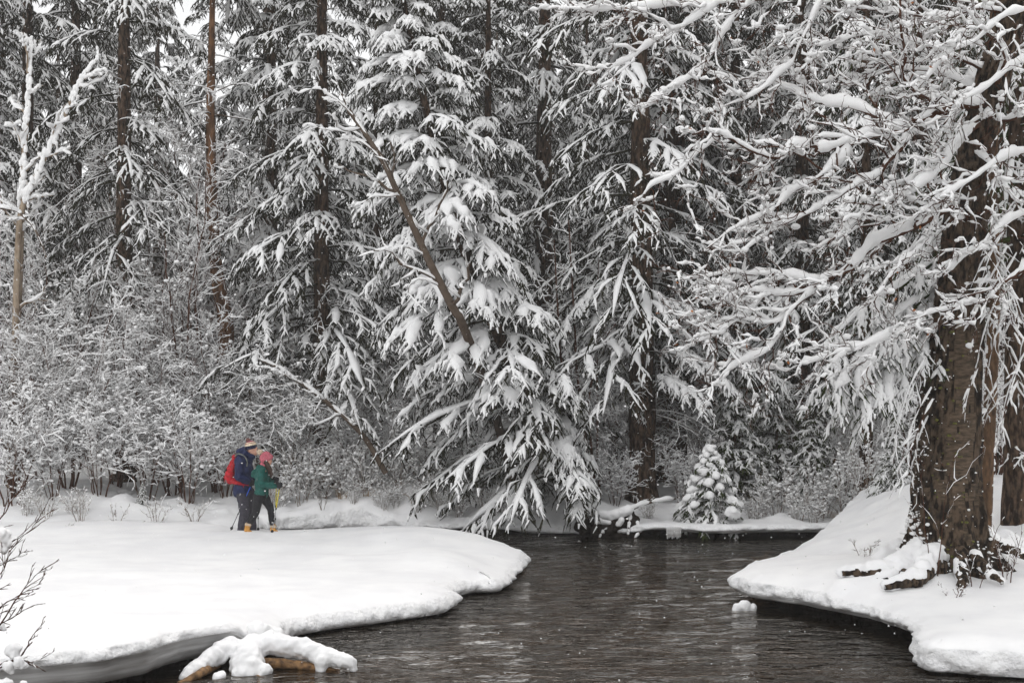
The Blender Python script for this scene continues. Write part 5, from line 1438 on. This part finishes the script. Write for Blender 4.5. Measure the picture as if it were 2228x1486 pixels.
def w(zx, zy, y=0.0): return np.array([(zx - 740) / 662.0, y, (1400 - zy) / 662.0])
def hm(zx, zy, y=0.0): return np.array([(zx - 520) / 655.0, y, (1385 - zy) / 655.0])


def chain(pts, rads):
    return [(pts[i], rads[i], pts[i + 1], rads[i + 1]) for i in range(len(pts) - 1)]


def hand_caps(c, ax, rr=1.0):
    """a fist closed round an upright pole: palm, four bent fingers and a thumb; c the pole point, ax the way the knuckles face"""
    ax = nrm(np.asarray(ax, float)); sd = nrm(np.cross(UP, ax))
    out = [(c - ax * .035 * rr + UP * .028 * rr, .026 * rr, c - ax * .035 * rr - UP * .028 * rr, .026 * rr)]
    for i, f in enumerate((1.0, 1.08, 1.0, 0.82)):
        z = UP * (.033 - .022 * i) * rr
        a0 = c - ax * .02 * rr - sd * .026 * rr + z; a1 = c + ax * .022 * f * rr - sd * .026 * rr + z; a2 = c + ax * .028 * f * rr + sd * .012 * rr + z; a3 = c + ax * .004 * rr + sd * .024 * f * rr + z
        out += chain([a0, a1, a2, a3], [.011 * rr, .0105 * rr, .0095 * rr, .0085 * rr])
    out += chain([c - ax * .03 * rr + UP * .03 * rr + sd * .02 * rr, c + sd * .024 * rr + UP * .035 * rr, c + ax * .024 * rr + sd * .014 * rr + UP * .03 * rr], [.013 * rr, .0115 * rr, .0095 * rr])
    return out


def head_caps(f, sc):
    """head seen from the side facing +x; f(zx, zy, y)"""
    return f


# ---- woman
wo = thing('person', 'hiker in a green jacket and pink bobble hat walking with yellow poles', 'person', W0)
L1h, L1k, L1a = w(705, 915, -.09), w(668, 1130, -.10), w(568, 1290, -.10)
L2h, L2k, L2a = w(758, 915, .09), w(850, 1085, .09), w(872, 1310, .08)
An_s, An_e, An_w = w(745, 560, -.19), w(768, 738, -.23), w(935, 765, -.17)
Af_s, Af_e, Af_w = w(770, 560, .19), w(790, 725, .22), w(880, 702, .14)
hc = w(806, 415, 0)
face = [(w(795, 400), .088, w(815, 405), .083), (w(800, 445), .072, w(832, 455), .062), (w(840, 470), .042, w(848, 478), .03), (w(862, 425), .016, w(873, 438), .013), (w(868, 440), .012, w(878, 441), .011), (w(856, 462, -.012), .012, w(856, 462, .012), .012), (w(855, 472, -.01), .012, w(855, 472, .01), .011), (w(852, 415, -.04), .02, w(852, 415, .04), .02), (w(845, 440, -.045), .022, w(845, 440, -.04), .02), (w(845, 440, .045), .022, w(845, 440, .04), .02), (w(790, 430, -.082), .018, w(790, 440, -.082), .014)]
body = face + [(w(790, 460), .055, w(770, 520), .06), (w(755, 560, -.12), .08, w(755, 560, .12), .08), (w(745, 640), .12, w(735, 860), .12)] + chain([L1h, L1k, L1a, w(560, 1360, -.10)], [.085, .055, .042, .035]) + chain([L2h, L2k, L2a, w(880, 1370, .08)], [.085, .055, .042, .035]) + chain([An_s, An_e, An_w], [.05, .042, .03]) + chain([Af_s, Af_e, Af_w], [.05, .042, .03])
obj('body', blobmesh('woman_body', body, M['skin'], 0.016, 2), wo)
jk = [(w(735, 850, -.07), .135, w(735, 850, .07), .135), (w(733, 868, -.06), .13, w(733, 868, .06), .13), (w(738, 760, -.06), .125, w(738, 760, .06), .125), (w(742, 640, -.08), .135, w(742, 640, .08), .135), (w(750, 560, -.13), .088, w(750, 560, .13), .088), (w(735, 860), .14, w(742, 640), .14), (w(768, 510), .08, w(765, 540), .10)] + chain([An_s, An_e, An_w], [.078, .070, .055]) + chain([Af_s, Af_e, Af_w], [.075, .065, .05]) + [(w(655, 590, -.05), .07, w(650, 600, .05), .07), (w(640, 630, -.03), .06, w(640, 630, .03), .06), (w(690, 560), .06, w(700, 520), .05)]
obj('jacket', blobmesh('woman_jacket', jk, M['green'], 0.015, 4, 0.013, 9, 2), wo)
tr = [(w(728, 890, -.06), .125, w(728, 890, .06), .125)] + chain([L1h, L1k, w(600, 1245, -.10), L1a], [.112, .078, .062, .052]) + chain([L2h, L2k, w(862, 1200, .085), L2a], [.108, .074, .064, .055])
obj('leggings', blobmesh('woman_legs', tr, M['black_cloth'], 0.012, 3, 0.006, 11, 2), wo)
for i, (a_, b_, c_, y) in enumerate(((w(568, 1285, -.10), w(548, 1362, -.10), w(600, 1388, -.10), -.10), (w(884, 1318, .08), w(878, 1372, .08), w(925, 1388, .08), .08))):
    bt = obj('boot', blobmesh('boot', [(a_, .060, b_, .052), (b_, .048, c_, .042), (w(0, 0) * 0 + b_ + [0, 0, -.012], .045, c_ + [0, 0, -.004], .040)], M['tan'], 0.011, 2), wo)
    obj('fur_cuff', blobmesh('fur_cuff', [(a_ + [-.03, -.03, .01], .034, a_ + [.035, -.03, .0], .034), (a_ + [-.03, .03, .01], .034, a_ + [.035, .03, .0], .034)], M['fur'], 0.010, 2, .006, 40), bt)
    obj('sole', blobmesh('sole', [(b_ + [-.01, -.02, -.045], .018, c_ + [.015, -.02, -.03], .018), (b_ + [-.01, .02, -.045], .018, c_ + [.015, .02, -.03], .018)], M['sole'], 0.010, 1), bt)
for c_, wr in ((w(1000, 752, -.16), An_w), (w(925, 694, .14), Af_w)):
    gl_ = hand_caps(c_, (1, 0, 0), 1.25) + [(wr, .042, c_ - np.array([.05, 0, 0]), .03)]
    obj('glove', blobmesh('glove', gl_, M['glove'], 0.007, 1), wo)
hat = obj('hat', blobmesh('woman_hat', [(w(788, 385), .108, w(800, 372), .10), (w(775, 400), .10, w(790, 420), .095), (w(760, 425), .06, w(850, 385, 0), .065), (w(765, 430, -.05), .05, w(845, 395, -.05), .05), (w(765, 430, .05), .05, w(845, 395, .05), .05)], M['pink'], 0.011, 3), wo)
gk = Geo()
for a in np.linspace(0, 2 * np.pi, 26, endpoint=False):
    tt = np.linspace(0.25, 1.25, 9)
    ctr = w(792, 392); axn = nrm(np.array([-.42, 0, .9])); e1 = nrm(np.cross(axn, [0, 1, 0])); e2 = np.cross(axn, e1)
    tubes(gk, np.array([[ctr + .112 * (np.sin(t_) * (np.cos(a) * e1 + np.sin(a) * e2) + np.cos(t_) * axn) for t_ in tt]]), np.full((1, 9), .007), 4)
obj('knit_rib', gk.mesh('knit_rib', M['pink']), hat)
obj('pompom', blobmesh('pompom', [(w(715, 322), .062, w(722, 326), .06)], M['fur'], 0.009, 1, .016, 45), hat)
hr = chain([w(800, 440, -.075), w(830, 500, -.085), w(868, 560, -.10), w(880, 615, -.10), w(866, 652, -.09)], [.035, .042, .042, .034, .014]) + chain([w(790, 445, .0), w(775, 490, 0), w(800, 520, -.05)], [.07, .06, .05]) + chain([w(815, 450, -.08), w(840, 540, -.11), w(850, 630, -.10)], [.025, .03, .012])
obj('hair', blobmesh('woman_hair', hr, M['hair'], 0.010, 2, .008, 25), wo)
obj('collar', blobmesh('woman_collar', [(w(745, 472, -.05), .03, w(790, 505, -.06), .026), (w(745, 472, .05), .03, w(790, 505, .06), .026), (w(738, 472, -.04), .032, w(738, 472, .04), .032)], M['pink'], 0.011, 2), wo)
# eyes
for y in (-.036, .036):
    gI = Geo(); capsule(gI, w(858, 418, y), .006, w(859, 418, y), .006, 8, 2); obj('eye', gI.mesh('eye', M['black']), wo)

# ---- man
mn = thing('person', 'hiker in a navy jacket and striped bobble hat carrying a red backpack', 'person', H0)
face = [(hm(595, 250), .098, hm(625, 250), .088), (hm(605, 290), .08, hm(640, 300), .066), (hm(645, 325), .045, hm(655, 330), .034), (hm(675, 275), .018, hm(690, 292), .014), (hm(685, 296), .013, hm(692, 297), .012), (hm(668, 316, -.015), .013, hm(668, 316, .015), .013), (hm(666, 325, -.012), .013, hm(666, 325, .012), .012), (hm(668, 265, -.045), .022, hm(668, 265, .045), .022), (hm(650, 295, -.05), .024, hm(650, 295, -.045), .022), (hm(650, 295, .05), .024, hm(650, 295, .045), .022), (hm(590, 285, -.09), .02, hm(588, 300, -.09), .016)]
a1, a2, a3 = hm(468, 425, -.24), hm(462, 620, -.28), hm(590, 682, -.20)
f1, f2, f3 = hm(530, 430, .24), hm(540, 620, .27), hm(640, 660, .18)
l1 = [hm(495, 860, -.10), hm(535, 1110, -.11), hm(478, 1370, -.11)]
l2 = [hm(545, 860, .10), hm(600, 1100, .11), hm(590, 1375, .11)]
body = face + [(hm(590, 300), .07, hm(560, 380), .075), (hm(520, 430, -.16), .09, hm(520, 430, .16), .09), (hm(510, 480), .15, hm(505, 800), .14)] + chain(l1, [.095, .065, .05]) + chain(l2, [.095, .065, .05]) + chain([a1, a2, a3], [.06, .05, .035]) + chain([f1, f2, f3], [.06, .05, .035])
obj('body', blobmesh('man_body', body, M['skin'], 0.017, 2), mn)
jk = [(hm(478, 800, -.08), .18, hm(490, 800, .08), .18), (hm(465, 822, -.06), .17, hm(500, 815, .06), .17), (hm(505, 690, -.08), .16, hm(505, 690, .08), .16), (hm(512, 530, -.10), .165, hm(512, 530, .10), .165), (hm(505, 430, -.17), .105, hm(505, 430, .17), .105), (hm(478, 815), .185, hm(512, 500), .18), (hm(560, 375), .10, hm(585, 350), .085), (hm(615, 360, -.05), .05, hm(615, 360, .05), .05)] + chain([a1, a2, a3], [.105, .092, .062]) + chain([f1, f2, f3], [.10, .085, .06]) + [(hm(455, 300, -.08), .075, hm(455, 300, .08), .075), (hm(490, 270, -.08), .06, hm(490, 270, .08), .06), (hm(470, 340, -.07), .09, hm(520, 360, .07), .09), (hm(540, 310, -.10), .05, hm(600, 360, -.08), .04)]
obj('jacket', blobmesh('man_jacket', jk, M['navy'], 0.017, 3, 0.016, 8, 5), mn)
obj('trousers', blobmesh('man_legs', [(hm(505, 850, -.07), .16, hm(515, 850, .07), .16)] + chain(l1, [.145, .115, .098]) + chain(l2, [.14, .112, .095]), M['grey_cloth'], 0.018, 3, 0.012, 8, 6), mn)
for q in (l1[2], l2[2]):
    bt = obj('boot', blobmesh('boot', [(q + [0, 0, .02], .06, q + [.0, 0, -.01], .055), (q + [0, 0, -.01], .05, q + [.13, 0, -.015], .042)], M['sole'], 0.012, 2), mn)
for c_, wr in ((hm(632, 705, -.19), a3), (hm(672, 690, .17), f3)):
    obj('glove', blobmesh('glove', hand_caps(c_, (1, 0, 0), 1.3) + [(wr, .045, c_ - np.array([.05, 0, 0]), .033)], M['glove'], 0.008, 1), mn)
# striped bobble hat: stacked knitted bands
hatm = thing('hat_tmp', 'x', 'x')
bpy.data.objects.remove(hatm)
prof = [(0.000, .112), (.030, .117), (.060, .117), (.075, .115), (.100, .110), (.118, .104), (.130, .098), (.148, .084), (.162, .066), (.174, .040), (.180, .004)]
g = Geo(); k = 30
hb = hm(600, 262); axn = nrm(np.array([-.20, 0, 1.0])); e1 = nrm(np.cross([0, 1, 0], axn)); e2 = np.cross(axn, e1)
a = np.arange(k) / k * 2 * np.pi
V = np.array([hb + axn * z_ + (r_ * (1 + .035 * (np.arange(k) % 2)))[:, None] * (np.cos(a)[:, None] * e1 * 1.05 + np.sin(a)[:, None] * e2 * .96) for z_, r_ in prof])
bands = np.repeat([0, 0, 0, 1, 1, 2, 1, 2, 2, 2], k)
g.add(V, ring_faces(1, len(prof), k), bands)
hat = obj('hat', g.mesh('man_hat', [M['navy_knit'], M['cream'], M['maroon']]), mn)
obj('pompom', blobmesh('pompom', [(hm(556, 140), .045, hm(560, 144), .045)], M['brown_pom'], 0.008, 1, .014, 45), hat)
for y in (-.04, .04):
    gI = Geo(); capsule(gI, hm(676, 272, y), .0065, hm(677, 272, y), .0065, 8, 2); obj('eye', gI.mesh('eye', M['black']), mn)

# ---- backpack, worn by the man
bp = thing('backpack', 'bright red hiking backpack on the back of the hiker in navy', 'backpack', H0)
pk = [(hm(372, 370, -.06), .055, hm(372, 370, .06), .055), (hm(362, 440, -.08), .07, hm(362, 440, .08), .07), (hm(340, 520, -.09), .09, hm(340, 520, .09), .09), (hm(320, 610, -.09), .115, hm(320, 610, .09), .115), (hm(330, 665, -.08), .095, hm(330, 665, .08), .095), (hm(280, 640, -.06), .06, hm(280, 640, .06), .06), (hm(385, 680, -.12), .06, hm(400, 690, -.16), .05)]
pbody = obj('pack_body', blobmesh('pack_body', pk, M['red'], 0.014, 3, .012, 10, 9), bp)
obj('pocket', blobmesh('pack_pocket', [(hm(285, 590, -.05), .05, hm(285, 590, .05), .05), (hm(262, 640, -.05), .045, hm(262, 640, .05), .045)], M['red'], 0.012, 3, .008, 12, 2), pbody)
obj('hip_belt', blobmesh('hip_belt', chain([hm(370, 690, -.17), hm(440, 705, -.225), hm(520, 728, -.205), hm(590, 740, -.14)], [.05, .042, .03, .018]), M['red'], 0.010, 2), bp)
gs_ = Geo()
tubes(gs_, np.array([catmull([hm(395, 355, -.16), hm(450, 318, -.235), hm(530, 345, -.26), hm(568, 420, -.225), hm(560, 500, -.20)], 20)]), np.full((1, 20), .014), 6)
obj('shoulder_strap', gs_.mesh('shoulder_strap', M['strap']), bp)
gs_ = Geo()
tubes(gs_, np.array([catmull([hm(360, 735, -.14), hm(420, 735, -.19), hm(490, 735, -.215), hm(500, 700, -.22)], 14)]), np.full((1, 14), .007), 5)
obj('side_strap', gs_.mesh('side_strap', M['strap']), bp)
gs_ = Geo(); tubes(gs_, np.array([catmull([hm(515, 725, -.225), hm(518, 750, -.23), hm(520, 775, -.23)], 6)]), np.full((1, 6), .010), 5)
obj('loose_strap', gs_.mesh('loose_strap', M['red']), bp)
gs_ = Geo(); tubes(gs_, np.array([catmull([hm(240, 665, -.03), hm(245, 690, -.03), hm(248, 705, -.03)], 6)]), np.full((1, 6), .008), 5)
obj('loose_strap', gs_.mesh('loose_strap', M['red']), bp)


# ---- poles
def pole(label, base, top, tip, upper_m, split, cols, r=.009):
    t = thing('trekking_pole', label, 'pole', base + tip)
    d = top - tip
    def seg(nm, a_, b_, r_, m_, par):
        g = Geo(); capsule(g, d * a_, r_, d * b_, r_, 8, 2)
        return obj(nm, g.mesh(nm, M[m_]), par)
    seg('lower_shaft', 0.0, split, r * .8, cols, t)
    seg('upper_shaft', split, .95, r, upper_m, t)
    seg('lock', split - .01, split + .015, r * 1.7, 'black', t)
    seg('lock', split * .5, split * .5 + .02, r * 1.5, 'black', t)
    seg('grip', .90, 1.02, r * 1.9, 'black', t)
    seg('basket', .045, .055, r * 3.2, 'black', t)
    return t


pole('yellow trekking pole in the near hand of the hiker in green', W0, w(1003, 735, -.16), w(889, 1403, -.16), 'yellow', .50, 'steel')
pole('yellow trekking pole in the far hand of the hiker in green', W0, w(924, 678, .14), w(905, 1400, .12), 'yellow', .48, 'steel')
pole('blue and black trekking pole trailing behind the hiker in navy', H0, hm(640, 690, -.19), hm(345, 1345, -.22), 'blue', .66, 'black')
pole('black trekking pole planted between the two hikers', H0, hm(676, 675, .17), hm(672, 1385, .17), 'black', .5, 'black')

# ------------------------------------------------------------------ falling snow and the misty air
rng = R8(900)
N_ = 13000
y = rng.uniform(9, 50, N_); x = rng.uniform(-1, 1, N_) * (3 + 0.38 * y); z = rng.uniform(0.4, 14, N_)
keep = (z > ground_z(x, y) + 0.1)
C = np.stack([x, y, z], -1)[keep]
n = len(C)
sz = rng.uniform(0.003, 0.0095, n) * (0.6 + y[keep] / 60)
tet = np.array([[1, 1, 1], [-1, -1, 1], [-1, 1, -1], [1, -1, -1]]) / 1.3
rot = rng.uniform(0.6, 1.4, (n, 1, 3))
V = C[:, None, :] + tet[None] * rot * sz[:, None, None]
g = Geo(); idx = np.arange(n)[:, None, None] * 4 + np.array([[0, 1, 2], [0, 2, 3], [0, 3, 1], [1, 3, 2]])[None]
g.add(V, idx.reshape(-1, 3))
o = obj('falling_snow', g.mesh('falling_snow', M['snow_tree'], smooth=False)); tag(o, 'fine snowflakes falling through the air over the river', 'snowflakes', kind='stuff')

hb = Geo()
x0, x1, y0, y1, z0, z1 = -150, 150, -25, 185, -2.0, 36
hb.add([(x0, y0, z0), (x1, y0, z0), (x1, y1, z0), (x0, y1, z0), (x0, y0, z1), (x1, y0, z1), (x1, y1, z1), (x0, y1, z1)], [(0, 3, 2, 1), (4, 5, 6, 7), (0, 1, 5, 4), (1, 2, 6, 5), (2, 3, 7, 6), (3, 0, 4, 7)])
m = bpy.data.materials.new('pale_snowy_air'); m.use_nodes = True
nt = m.node_tree
for nn in list(nt.nodes):
    if nn.type != 'OUTPUT_MATERIAL': nt.nodes.remove(nn)
pv = nt.nodes.new('ShaderNodeVolumePrincipled')
pv.inputs['Color'].default_value = (0.93, 0.915, 0.905, 1)
pv.inputs['Density'].default_value = 0.0008
pv.inputs['Anisotropy'].default_value = 0.2
nt.links.new(pv.outputs[0], [q for q in nt.nodes if q.type == 'OUTPUT_MATERIAL'][0].inputs['Volume'])
o = obj('haze', hb.mesh('haze', m, smooth=False)); tag(o, 'pale misty snowfall air through the whole forest', 'haze', kind='stuff')
